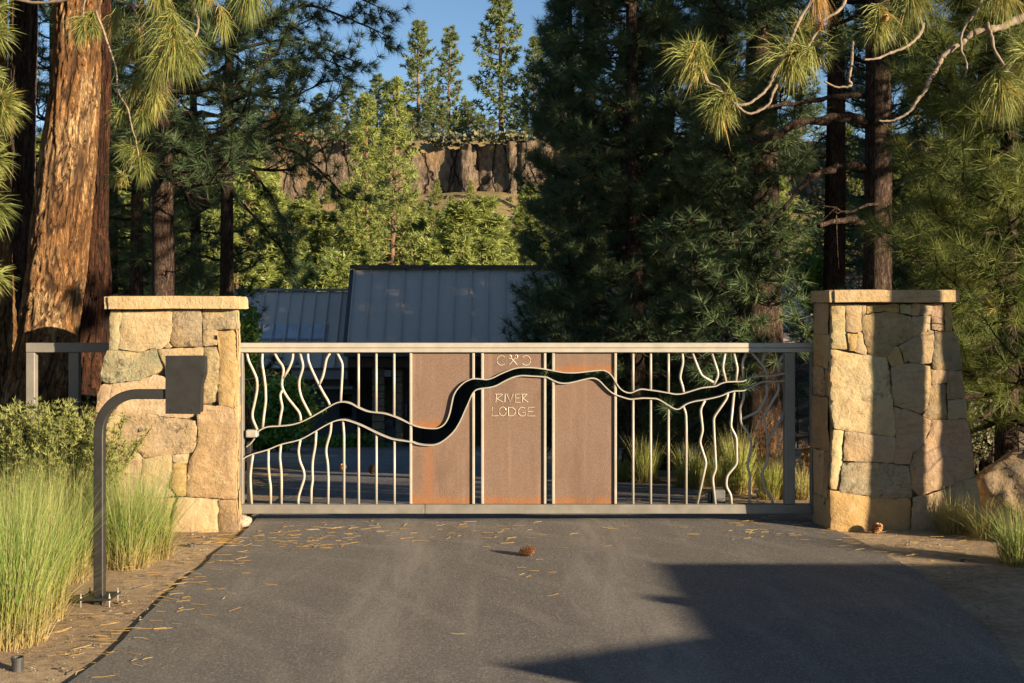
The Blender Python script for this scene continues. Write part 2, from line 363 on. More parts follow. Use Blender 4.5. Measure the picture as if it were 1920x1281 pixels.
tag(sheet(road, .45, .016, .04, 'driveway', ASPHALT), 'grey asphalt driveway running under the gate', None, None, 'structure')
tag(part('street', [(-90, -4.02, .02), (90, -4.02, .02), (90, -11, .02), (-90, -11, .02)], [(0, 3, 2, 1)], ASPHALT), 'asphalt street', None, None, 'structure')
# gravel, needle litter
def scatter_stuff():
    V = []; Fc = []; A = []
    tb = TB()
    pos = []
    for c, s, n in [((250, 1140), (80, 50), 120), ((380, 1030), (50, 20), 90), ((120, 1230), (80, 30), 110), ((1760, 1050), (110, 35), 140), ((1700, 1015), (60, 12), 80), ((1850, 1130), (60, 40), 100), ((520, 905), (40, 12), 60), ((1360, 935), (60, 10), 60)]:
        for _ in range(n):
            px, py = random.gauss(c[0], s[0]), random.gauss(c[1], s[1])
            if py < 895 or py > 1290: continue
            pos.append(G(px, py))
    for x, y in pos:
        if abs(x) < 2.25 and y < 10.4: continue
        r = random.uniform(.003, .008) * (1 + 1.2 * (random.random() < .08))
        d = rng.normal(size=(8, 3)); d /= np.linalg.norm(d, axis=1)[:, None]
        P = np.array([(0, 0, 1), (1, 0, 0), (0, 1, 0), (-1, 0, 0), (0, -1, 0), (0, 0, -1)], float) * r * rng.uniform(.6, 1.2, (6, 1)) * np.array([1.2, 1, .7])
        tb.add(P + np.array([x, y, hz1(x, y) + r * .3 + .01]), np.array([(0, 1, 2), (0, 2, 3), (0, 3, 4), (0, 4, 1), (5, 2, 1), (5, 3, 2), (5, 4, 3), (5, 1, 4)]), random.random())
    return tb.get()
V, Fc, A = scatter_stuff()
tag(part('gravel', V, Fc, plain('pebble', (.22, .175, .125), .9, 0, .5, 3), attrs={'rnd': A}), 'small pebbles scattered on the sandy verges', None, None, 'stuff')
def litter():
    tb = TB()
    spots = [((560, 1008), (70, 12), 40), ((690, 1000), (60, 14), 22), ((600, 1024), (60, 8), 34), ((930, 1000), (90, 14), 24), ((1010, 1060), (60, 30), 12), ((1000, 1140), (70, 60), 10), ((1430, 992), (80, 14), 60), ((1600, 1005), (40, 12), 20),
             ((620, 1130), (130, 70), 6), ((450, 1050), (60, 25), 20), ((330, 1100), (60, 40), 70), ((200, 1190), (70, 40), 60), ((420, 1015), (40, 12), 60), ((1000, 1090), (380, 90), 10), ((800, 1000), (250, 12), 36), ((1740, 1030), (60, 25), 70), ((560, 925), (60, 18), 40), ((1250, 940), (60, 14), 30), ((1400, 938), (70, 8), 60), ((500, 908), (30, 8), 60)]
    for c, s, n in spots:
        for _ in range(n):
            px, py = random.gauss(c[0], s[0]), random.gauss(c[1], s[1])
            if py < 893 or py > 1300 or (460 < px < 1500 and py > 1030 and random.random() < .45): continue
            x, y = G(px, py)
            th = random.gauss(0, .6); L = random.uniform(.04, .12); w = random.uniform(.0012, .0028); b = random.uniform(-.03, .03)
            on = abs(x) < 2.6 and y < 16; z = hz1(x, y) + (.021 if on else .035)
            d = np.array([math.cos(th), math.sin(th)]); q = np.array([-d[1], d[0]])
            P = []
            for t in (-.5, 0, .5):
                c0 = np.array([x, y]) + d * L * t + q * b * (.25 - t * t) * 2
                P += [(*(c0 - q * w), z), (*(c0 + q * w), z + .002)]
            tb.add(np.array(P), np.array([(0, 2, 1), (1, 2, 3), (2, 4, 3), (3, 4, 5)]), random.random())
    return tb.get()
V, Fc, A = litter()
tag(part('fallen_needles', V, Fc, NEEDLE_DRY, attrs={'rnd': A}), 'dry tan pine needles littering the driveway and verges', None, None, 'stuff')

# ------------------------------------------------------------------ basalt rim cliff
def cliff():
    rc = random.Random(12); u = np.arange(-62, 62, .22); v = np.linspace(0, 1, 40); U, Vv = np.meshgrid(u, v)
    off = np.zeros(len(u)); toff = np.zeros(len(u)); x = -63.0; base = 0.0
    while x < 63:
        w_ = rc.choice([.6, .9, 1.3, 1.8, 2.6]); base = .7 * base + rc.gauss(0, 1.1)
        m_ = (u >= x) & (u < x + w_); e = np.abs((u[m_] - x) / w_ - .5) * 2
        off[m_] = base + rc.uniform(-.5, .5) - .35 * e ** 4; toff[m_] = rc.uniform(-.5, .35); x += w_
    P = np.stack([U.ravel(), Vv.ravel() * 9, np.zeros(U.size)], 1); X1 = np.stack([U.ravel(), np.zeros(U.size), np.zeros(U.size)], 1)
    OFF = np.tile(off, len(v)); led = np.round(fbm(P, .30, 2, 25) * 3) / 3 * .8 + fbm(P, 1.1, 3, 26) * .32
    slump = (1 - Vv.ravel()) ** 2 * (3.0 + 2.2 * fbm(X1, .16, 2, 27))
    y = np.minimum(119.0 - fbm(X1, .06, 2, 21) * 3.0 - OFF * (.6 + .5 * Vv.ravel()) - led - slump, 122.0)
    topz = 19.6 + fbm(X1, .10, 3, 28) * 1.3 + np.tile(toff, len(v)) * .8
    z = 8.5 + (topz - 8.5) * Vv.ravel()
    rows = [np.stack([U.ravel(), y, z], 1)]
    # cap shelf running back onto the plateau
    yt = y[-len(u):]; zt = z[-len(u):]
    for k, back in enumerate((1.5, 5.0)):
        rows.append(np.stack([u, yt + back, zt + .25 * (k + 1)], 1))
    rows.append(np.stack([u, np.full(len(u), 131.0), np.full(len(u), 20.5)], 1))
    Pn = np.concatenate(rows); nu = len(u); nv = 40 + 3
    i = (np.arange(nv - 1)[:, None] * nu + np.arange(nu - 1)[None]).ravel()
    m = MT('basalt'); c = m.co(); n1 = m.noise(c, .35, 5, .6); n2 = m.noise(m.co((1, 1, .45)), 2.2, 6, .7)
    col = m.ramp(n2, [(.30, (.04, .034, .030)), (.5, (.14, .105, .078)), (.72, (.28, .205, .14))])
    col = m.mix(m.rng(n1, .5, .65, 0, .5), col, (.30, .19, .09))
    col = m.mix(m.rng(m.noise(c, 5, 4), .56, .66, 0, .6), col, (.23, .22, .13))
    vc = m.n('TexVoronoi', {'feature': 'DISTANCE_TO_EDGE'}, Vector=m.n('VectorMath', {'operation': 'ADD'}, i0=m.co((1, .3, .28)).outputs[0], i1=m.n('VectorMath', {'operation': 'SCALE'}, i0=m.noise(c, 1.2, 3).outputs['Color'], Scale=.5).outputs[0]).outputs[0], Scale=.5)
    ck = m.rng(vc.outputs['Distance'], 0, .05); col = m.mix(ck, (.04, .032, .027), col)
    mat = m.fin(col, .95, m.bump(m.math('ADD', n2, ck), .45), spec=.1)
    return tag(part('cliff', Pn, np.stack([i, i + 1, i + nu + 1, i + nu], 1), mat), 'brown basalt cliff along the canyon rim', None, None, 'structure')
cliff()
def mound():
    th = np.linspace(0, 2 * np.pi, 40, endpoint=False); r = np.linspace(0, 1, 14); R, T = np.meshgrid(r, th, indexing='ij')
    P = np.stack([R.ravel() * np.cos(T.ravel()) * 3.6, R.ravel() * np.sin(T.ravel()) * 2.6, np.zeros(R.size)], 1)
    P[:, 2] = (1 - R.ravel() ** 1.6) * 3.6 + fbm(P, .6, 4, 4) * .3
    c = W(524, 262, 123.5); P += np.array([c.x, 123.5, 19.6])
    k = 40; Fc = []
    for a in range(13):
        for b in range(k): Fc.append((a * k + b, a * k + (b + 1) % k, (a + 1) * k + (b + 1) % k, (a + 1) * k + b))
    m = MT('red_cinder'); n = m.noise(m.co((1, 1, .5)), .8, 6, .7)
    tag(part('cinder_hill', P, np.array(Fc)[:, ::-1], m.fin(m.ramp(n, [(.3, (.13, .04, .022)), (.7, (.36, .125, .06))]), .95, m.bump(n, .4)), smooth=True), 'red cinder hill rising behind the canyon rim', None, None, 'structure')
mound()

# ================================================================== sliding gate
GY = 10.4; S = F / GY
def gp(px, py): return ((px - 960) / S, CAMH - (py - HORIZ) / S)
def gx_(px): return (px - 960) / S
def gz_(py): return CAMH - (py - HORIZ) / S
gate = thing('sliding_gate', (gx_(990), GY, 0.03), 'wide bronze metal driveway gate with rusted panels and winding river cutout', 'gate')
def rail(py0, py1, px0, px1, name, lip=False):
    b = MB(); z1, z0 = gz_(py0), gz_(py1)
    if lip:
        zm = z0 + (z1 - z0) * .46
        b.box(gx_(px0), gx_(px1), GY - .045, GY + .045, z0, zm - .0015, .003); b.box(gx_(px0), gx_(px1), GY - .041, GY + .045, zm + .0015, z1, .004)
    else: b.box(gx_(px0), gx_(px1), GY - .045, GY + .045, z0, z1, .004)
    return b.build(name, STEEL if lip else STEEL2, gate)
rail(643, 660.5, 330, 1527.5, 'top_rail', True); rail(643, 660.5, 52, 329.5, 'tail_rail')
rail(945, 962, 52, 796.5, 'bottom_rail'); rail(945, 962, 797.5, 1523, 'bottom_rail')
def post(px0, px1, py0, py1, d=.04, mat=STEEL2, name='post', dy=0):
    return MB().box(gx_(px0), gx_(px1), GY - d + dy, GY + d + dy, gz_(py1), gz_(py0), .004).build(name, mat, gate)
post(52, 68, 661, 944.5, .041); post(131, 150, 661, 944.5, .035); post(446, 457, 661, 944.5, .04); post(1470, 1489, 661, 944.5, .041); post(1519.5, 1527, 661, 944.5, .04)
RU = [(482, 810.5), (493.8, 803.3), (505.2, 799.7), (523.3, 798.7), (544.6, 796.7), (564.3, 791.5), (583.9, 782.3), (603.6, 771.1), (620, 761.3), (633.1, 754.8), (646.2, 753.4), (659.3, 756.7), (672.5, 763.9), (688.9, 770.8), (705.2, 773.1), (721.6, 775.1), (739, 780.3), (757.7, 788.5), (771, 795),
      (782.3, 799.1), (794.3, 801.7), (809.8, 803), (821.8, 802.2), (832.1, 796.5), (839, 787.1), (844.1, 772.5), (847.6, 755.3), (851, 741.6), (857.9, 729.6), (869.9, 717.6), (881.9, 711.5), (890.5, 710), (903.3, 710.7), (912.8, 711.5), (924.8, 708.1), (938.5, 701.2), (958, 693),
      (970.3, 689.8), (982.3, 688.9), (997.8, 689.2), (1011.5, 690.5), (1025.3, 692.7), (1039, 695.3), (1056.2, 698.2), (1073.3, 699), (1090.5, 697.8), (1109.4, 695.6), (1124.9, 694.2), (1133.4, 694.9), (1142, 699.6), (1148.9, 707.3), (1154.9, 717.6), (1160.1, 725.3), (1166.1, 731.3), (1175, 735.8),
      (1183.7, 736.2), (1191.5, 732.7), (1200.9, 729.6), (1210.3, 730.2), (1219.9, 731.5), (1233.7, 733.4), (1252.4, 736.6), (1264.9, 738.8), (1275.8, 738.5), (1285.2, 736.2), (1297.7, 732.3), (1313.3, 727.6), (1327.3, 725.5), (1340.9, 724), (1350.3, 719.3), (1361.2, 716.2), (1376.8, 715.4), (1389.3, 715.1), (1398.7, 712), (1408, 707.3), (1417.4, 705.7), (1426.8, 705.4), (1437.7, 704.9), (1453.3, 703.4), (1469.7, 699.9)]
RL = [(452, 862.3), (472.5, 851.8), (502, 843.3), (528.2, 832.8), (562.6, 824.3), (587.2, 811.5), (603.6, 801.6), (620, 792.8), (633.1, 787.9), (646.2, 786.9), (659.3, 790.2), (679, 797.7), (705.2, 810.5), (724.9, 819), (739.7, 823.6), (771, 828),
      (782.3, 831.7), (796.1, 834), (811.5, 834), (825.2, 830), (839, 820.6), (852.7, 806.8), (863, 789.7), (871.6, 770.8), (878.5, 755.3), (885.3, 739.9), (892.2, 731.3), (902.5, 728.4), (914.5, 727), (930, 723.2), (945.4, 715), (958, 709),
      (968.6, 705.6), (980.6, 704.2), (997.8, 705.2), (1018.4, 706.4), (1027, 708.1), (1037.3, 713.3), (1049.3, 717.9), (1063, 718.4), (1076.8, 715.9), (1090.5, 712.4), (1106, 709.3), (1114.6, 709.5), (1123.1, 713.3), (1131.7, 721.9), (1142, 732.2), (1152.3, 739.1), (1164.4, 743.7),
      (1180.6, 748.2), (1193.1, 747.4), (1205.6, 746.3), (1221.2, 746.8), (1232.1, 747.9), (1241.5, 752.6), (1252.4, 759.3), (1261.8, 765), (1268, 767.1), (1274.3, 765.8), (1280.5, 761.1), (1289.9, 755.7), (1303.9, 751.8), (1319.6, 749.4), (1344, 744), (1355, 740.5), (1364.3, 736.2), (1376.8, 733), (1392.4, 732.3), (1401.8, 728.7), (1417.4, 720.6), (1428.4, 716.2), (1439.3, 715.1), (1454.9, 715.6), (1469.7, 713.5)]
RUs = smooth_path(RU, 3); RLs = smooth_path(RL, 3)
def ribbon(P, t, y0, y1, name, mat):
    P = np.array([gp(*p) for p in P]); T = np.gradient(P, axis=0); T /= np.linalg.norm(T, axis=1)[:, None]; N = np.stack([-T[:, 1], T[:, 0]], 1) * t
    n = len(P); V = []
    for p, q in zip(P, N):
        V += [(p[0] + q[0], y0, p[1] + q[1]), (p[0] - q[0], y0, p[1] - q[1]), (p[0] - q[0], y1, p[1] - q[1]), (p[0] + q[0], y1, p[1] + q[1])]
    Fc = [(4 * i + a, 4 * i + (a + 1) % 4, 4 * i + 4 + (a + 1) % 4, 4 * i + 4 + a) for i in range(n - 1) for a in range(4)] + [(3, 2, 1, 0), (4 * n - 4, 4 * n - 3, 4 * n - 2, 4 * n - 1)]
    o = part(name, V, Fc, mat, gate); bpy_fix(o); return o
def bpy_fix(o):
    bm = bmesh.new(); bm.from_mesh(o.data); bmesh.ops.recalc_face_normals(bm, faces=bm.faces[:]); bm.to_mesh(o.data); bm.free()
ribbon(RUs, .0050, GY - .034, GY + .034, 'river_edge', STEEL); ribbon(RLs, .0050, GY - .034, GY + .034, 'river_edge', STEEL)
for px in (770.5, 887.7, 904.6, 1021.6, 1037.3, 1153.6):
    yu = float(np.interp(px, RUs[:, 0], RUs[:, 1])); yl = float(np.interp(px, RLs[:, 0], RLs[:, 1]))
    segs = [(661, 944.5)] if px in (770.5, 1153.6) else [(661, yu), (yl, 944.5)]
    for a, b in segs: post(px - 2.4, px + 2.4, a, b, .024, STEEL, 'panel_edge_bar')
def panel(px0, px1, top, zl, xs):
    C = RUs if top else RLs; m = (C[:, 0] > px0) & (C[:, 0] < px1)
    if top:      # keep the part of the curve that is a function of x for the upper outline
        cur = C[m]; poly = [(px0, 661), (px1, 661), (px1, float(np.interp(px1, C[:, 0], C[:, 1])) - 1.2)] + [(a, b - 1.2) for a, b in cur[::-1]] + [(px0, float(np.interp(px0, C[:, 0], C[:, 1])) - 1.2)]
    else:
        cur = C[m]; poly = [(px0, 944.6), (px0, float(np.interp(px0, C[:, 0], C[:, 1])) + 1.2)] + [(a, b + 1.2) for a, b in cur] + [(px1, float(np.interp(px1, C[:, 0], C[:, 1])) + 1.2), (px1, 944.6)]
    o = MB().prism([gp(*p) for p in poly], GY - .004, GY + .004).build('rusted_panel', RUST, gate); o.color = (max(zl, 0), xs + 5, 0, 1); return o
for i, (a, b) in enumerate([(772.9, 885.3), (907, 1019.2), (1039.7, 1151.2)]):
    o = panel(a, b, True, [gz_(803), -1, gz_(698)][i], 50); o['label'] = 'rusted steel panel piece above the river cutout'
    o = panel(a, b, False, gz_(945), [gx_(803), 50, 50][i]); o['label'] = 'rusted steel panel piece below the river cutout'
    if i == 1: PAN2 = o
bars = [
 Z(430, 630, 7.117, [(230, 212), (255, 330), (320, 460), (370, 580), (372, 720), (340, 880), (305, 1030), (310, 1110), (385, 1280)]),
 Z(430, 630, 7.117, [(443, 212), (435, 360), (465, 540), (482, 680), (488, 860), (460, 1070), (443, 1240)]),
 Z(430, 630, 7.117, [(595, 212), (650, 320), (715, 400), (725, 470), (705, 580), (700, 660), (715, 720), (780, 830), (870, 940), (935, 1020), (952, 1090), (952, 1145)]),
 Z(430, 630, 7.117, [(850, 212), (845, 310), (800, 430), (718, 565)]),
 Z(430, 630, 7.117, [(712, 725), (675, 780), (690, 870), (710, 950), (690, 1040), (663, 1200)]),
 Z(430, 630, 7.117, [(938, 212), (985, 390), (975, 460), (930, 590), (930, 700), (960, 820), (1020, 940), (1095, 1080)]),
 Z(430, 630, 7.117, [(1050, 212), (1047, 310), (1090, 430), (1180, 620), (1215, 690), (1270, 790), (1315, 860), (1348, 945)]),
 Z(600, 630, 7.117, [(145, 212), (85, 300), (65, 420), (40, 540), (-15, 660)]),
 Z(600, 630, 7.117, [(222, 212), (260, 290), (300, 370), (298, 480), (285, 700), (275, 885)]),
 Z(430, 780, 5.823, [(258, 425), (240, 540), (228, 660), (232, 770), (243, 962)]),
 Z(430, 780, 5.823, [(427, 370), (425, 530), (435, 660), (452, 780), (450, 962)]),
 Z(430, 780, 5.823, [(562, 315), (550, 450), (565, 580), (570, 720), (568, 962)]),
 Z(430, 780, 5.823, [(775, 260), (752, 380), (770, 500), (815, 600), (820, 680), (780, 800), (752, 890), (752, 962)]),
 Z(430, 780, 5.823, [(948, 170), (940, 320), (910, 480), (905, 600), (912, 700), (895, 790), (893, 962)]),
 Z(600, 780, 5.823, [(122, 75), (115, 180), (70, 330), (65, 400), (85, 520), (92, 700), (88, 962)]),
 Z(600, 780, 5.823, [(250, 55), (262, 200), (262, 962)]),
 [(672.2, 660), (672.2, 763)], [(705.5, 660), (705.5, 773)], [(739, 660), (739, 780)], [(672.5, 796), (672.5, 945)], [(705.7, 811), (705.7, 945)], [(739.5, 823), (739.5, 945)],
 [(1187, 660), (1187, 735)], [(1220, 660), (1220, 731)], [(1253.3, 660), (1253.3, 736)], [(1187, 748), (1187, 945)], [(1220, 747), (1220, 945)], [(1253.3, 760), (1253.3, 945)],
 Z(1140, 630, 6.405, [(890, 195), (902, 320), (875, 430), (862, 510), (895, 600), (910, 685)]),
 Z(1140, 630, 6.405, [(1010, 195), (1075, 370), (1125, 480), (1268, 557)]),
 Z(1330, 630, 6.405, [(25, 195), (105, 440), (98, 500), (45, 600)]),
 Z(1330, 630, 6.405, [(192, 195), (158, 380), (200, 550)]),
 Z(1330, 630, 6.405, [(290, 195), (338, 390), (318, 545)]),
 Z(1330, 630, 6.405, [(446, 195), (400, 320), (412, 525)]),
 Z(1330, 630, 6.405, [(505, 195), (600, 310), (670, 390), (685, 480)]),
 Z(1330, 630, 6.405, [(672, 195), (630, 335)]),
 Z(1330, 630, 6.405, [(900, 215), (835, 320), (832, 465)]),
 Z(1140, 630, 6.405, [(903, 845), (935, 930), (940, 1100), (938, 2020)]),
 Z(1140, 800, 6.405, [(30 + 1135, -315), (1108, -208), (1138, 45), (1100, 185), (1180, 430), (1070, 930)]),
 Z(1330, 800, 6.405, [(222, -400), (210, -338), (50, -108), (58, 100), (80, 510), (45, 590), (40, 640), (72, 930)]),
 Z(1330, 800, 6.405, [(298, -420), (255, 2), (325, 130), (330, 450), (210, 590), (200, 720), (260, 820), (265, 930)]),
 Z(1330, 800, 6.405, [(415, -430), (415, -328), (372, -238), (378, -40), (470, 80), (508, 210), (455, 470), (490, 590), (478, 930)]),
 Z(1330, 630, 6.405, [(385, 1003), (590, 905), (680, 740), (695, 690), (688, 565)]),
 Z(1330, 800, 6.405, [(832, -525), (835, -430), (650, -118), (690, 80), (705, 330), (690, 450), (640, 520), (635, 600), (660, 740), (740, 830), (762, 930)]),
 Z(1330, 800, 6.405, [(900, -165), (735, 125), (702, 175)]),
]
for b in bars:
    P = np.array([gp(*p) for p in b])
    if len(P) > 2:
        Q = []
        for i in range(len(P)):          # rounded bends
            if 0 < i < len(P) - 1:
                a = P[i] + (P[i - 1] - P[i]) * min(.4, .03 / np.linalg.norm(P[i - 1] - P[i])); c = P[i] + (P[i + 1] - P[i]) * min(.4, .03 / np.linalg.norm(P[i + 1] - P[i]))
                Q += [a, (a + c) / 4 + P[i] / 2, c]
            else: Q.append(P[i])
        P = np.array(Q)
    V, Fc = tube([(p[0], GY, p[1]) for p in P], .0122, 8)
    part('bar', V, Fc, STEEL, gate, True)
# cut lettering and emblem on the middle panel
def stroke(name, lines, parent):
    b = MB()
    for L in lines:
        b.tube([(gp(*p)[0], GY - .0055, gp(*p)[1]) for p in L], .0036, 5)
    o = b.build(name, CUT, parent); return o
def arc(cx, cy, rx, ry, a0, a1, n=12): return [(cx + rx * math.cos(math.radians(a0 + (a1 - a0) * i / n)), cy - ry * math.sin(math.radians(a0 + (a1 - a0) * i / n))) for i in range(n + 1)]
stroke('letter', [[(929.5, 754.5), (931, 738.5)], [(928.3, 739.2), (942.5, 739)], [(942.5, 739), (931, 748)], [(931, 747.5), (943.5, 754.5)]], PAN2)
stroke('letter', [[(947, 738.5), (946.5, 754.5)]], PAN2)
stroke('letter', [[(950, 738.5), (956, 754.5), (962, 738.5)]], PAN2)
stroke('letter', [[(975, 739), (966.5, 739.5), (966, 754.5), (975.5, 754.5)], [(966.3, 746.5), (974, 746.5)]], PAN2)
stroke('letter', [[(979, 754.5), (979.5, 738.8)], [(977.5, 739.5), (988.5, 739)], [(988.5, 739), (980, 747)], [(979.5, 746.5), (990, 754.5)]], PAN2)
stroke('letter', [[(923, 763.5), (922, 780), (935.5, 779.5)]], PAN2)
stroke('letter', [arc(942.5, 771.5, 6.6, 8.3, 90, 450, 16)], PAN2)
stroke('letter', [[(953, 763.5), (953.5, 780)], [(952.5, 764)] + arc(957, 772, 9.5, 8, 75, -75, 8) + [(953.5, 780)]], PAN2)
stroke('letter', [arc(979, 772, 7.5, 8.2, 50, 320, 14) + [(985, 773.5), (979.5, 773.5)]], PAN2)
stroke('letter', [[(1002, 764), (990, 764), (989.3, 780), (1003.5, 780)], [(989.6, 771.5), (1000, 771.5)]], PAN2)
PAN2T = [o for o in gate.children if o.name.startswith('rusted_panel') and o.data.vertices[0].co.x > -.35 + 0 and True]
pt = sorted([o for o in gate.children if o.name.startswith('rusted_panel')], key=lambda o: o.name)[2]
stroke('emblem', [arc(940, 676, 8.5, 9, 40, 320, 14), arc(986, 676, 8.5, 9, 140, -140, 14), [(955, 684), (966, 671)], [(969.5, 684), (958, 671)],
    arc(968, 669, 2.6, 3.6, 0, 360, 8), arc(956, 669, 2.6, 3.6, 0, 360, 8)], pt)
# guide bracket, stop box
bk = thing('guide_bracket', (gx_(464), GY + .12, .8), 'pale grey metal roller bracket beside the left stone pillar', 'bracket')
MB().box(gx_(458), gx_(466), GY + .09, GY + .16, .03, gz_(832), .003).build('post', DARKSTEEL, bk)
MB().box(gx_(462), gx_(483), GY - .035, GY + .06, gz_(820), gz_(806), .008).build('roller_housing', plain('galvanised', (.45, .43, .39), .5, .5), bk)
MB().tube([(gx_(462), GY, gz_(838)), (gx_(470), GY - .01, gz_(832)), (gx_(478), GY - .01, gz_(822))], .006, 6).build('cable', STEEL, bk)
c = G(1349, 949); bx_ = thing('gate_stop_box', (c[0], 12.3, hz1(c[0], 12.3)), 'small grey box on the ground behind the gate', 'box')
x0 = W(1336, 940, 12.2).x; x1 = W(1360, 940, 12.2).x; zb = hz1(0, 12.2)
MB().box(x0, x1, 12.2, 12.34, zb, zb + .17, .01).build('housing', plain('weathered_grey', (.17, .17, .17), .6), bx_)
MB().box(x0 - .03, x0 - .002, 12.22, 12.32, zb, zb + .14, .005).build('end_plate', DARKSTEEL, bx_)

# ================================================================== stone pillars
def stone(poly, frame, parent, color, lichen, name='stone', proud=.03, depth=.05, amp=.010, seg=.03, grid=.038, seed=0):
    pts = []
    for i in range(len(poly)):
        a = np.array(poly[i]); b = np.array(poly[(i + 1) % len(poly)]); L = np.linalg.norm(b - a); k = max(1, int(L / seg)); nn = np.array([-(b - a)[1], (b - a)[0]]) / (L + 1e-9)
        for j in range(k):
            p = a + (b - a) * j / k; pts.append(p + (nn * rng.normal(0, .0028) if j else -np.zeros(2)))
    pts = np.array(pts); c = pts.mean(0)
    # soften corners
    pts = pts * .92 + .04 * (np.roll(pts, 1, 0) + np.roll(pts, -1, 0)); e = np.roll(pts, -1, 0) - np.roll(pts, 1, 0); nn = np.stack([e[:, 1], -e[:, 0]], 1); nn /= np.linalg.norm(nn, axis=1)[:, None] + 1e-9; ar = np.sum(pts[:, 0] * np.roll(pts[:, 1], -1) - np.roll(pts[:, 0], -1) * pts[:, 1]); q3 = np.concatenate([pts, np.full((len(pts), 1), seed * 1.3)], 1); pts = pts + nn * np.sign(ar) * (.0050 + fbm(q3, 16, 3, 31)[:, None] * .0045)
    x0, y0 = pts.min(0); x1, y1 = pts.max(0); nb = len(pts)
    inner = [Vector((x + random.uniform(-.01, .01), y + random.uniform(-.01, .01))) for x in np.arange(x0 + grid / 2, x1, grid) for y in np.arange(y0 + grid / 2, y1, grid)]
    vs, es, fs, *_ = delaunay_2d_cdt([Vector(p) for p in pts] + inner, [(i, (i + 1) % nb) for i in range(nb)], [], 1, 1e-6)
    UV = np.array([tuple(v) for v in vs]); d = np.sqrt(((UV[:, None] - pts[None]) ** 2).sum(-1)).min(1)
    tilt = rng.normal(0, .02, 2); q = np.concatenate([UV, np.full((len(UV), 1), seed * 3.7)], 1)
    n = proud + rng.uniform(-.006, .012) + (UV - c) @ tilt + fbm(q, 6, 3, 11) * amp - .007 * np.exp(-d / .005)
    N0 = len(UV); V = [frame(u, v, k) for (u, v), k in zip(UV, n)]; Fc = [tuple(f) for f in fs]
    nbd = proud - .009
    V += [frame(p[0], p[1], nbd) for p in pts] + [frame(p[0], p[1], -depth) for p in pts]
    Fc += [(N0 + (i + 1) % nb, N0 + i, N0 + nb + i, N0 + nb + (i + 1) % nb) for i in range(nb)]
    bm = bmesh.new(); bv = [bm.verts.new(v) for v in V]
    for f in Fc:
        try: bm.faces.new([bv[i] for i in f])
        except ValueError: pass
    bmesh.ops.remove_doubles(bm, verts=bm.verts, dist=.0006); bmesh.ops.recalc_face_normals(bm, faces=bm.faces[:])
    loose = [v for v in bm.verts if not v.link_faces]; bmesh.ops.delete(bm, geom=loose, context='VERTS')
    bm.verts.index_update(); VV = [v.co.copy() for v in bm.verts]; FF = [[v.index for v in f.verts] for f in bm.faces]; bm.free()
    o = part(name, VV, FF, STONE, parent); o.color = (*color, lichen)
    me = o.data; me.polygons.foreach_set('use_smooth', np.ones(len(me.polygons), bool)); me.set_sharp_from_angle(angle=math.radians(50))
    return o
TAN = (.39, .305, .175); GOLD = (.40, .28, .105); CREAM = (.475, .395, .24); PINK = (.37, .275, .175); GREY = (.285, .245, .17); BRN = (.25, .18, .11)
FY = 9.95; SF = F / FY
def fx(px): return (px - 960) / SF
def fz(py): return CAMH - (py - HORIZ) / SF
def front_frame(u, v, n): return (u, FY - n, v)
A1 = lambda pts: [(fx(a), fz(b)) for a, b in Z(170, 530, 5.1226, pts)]
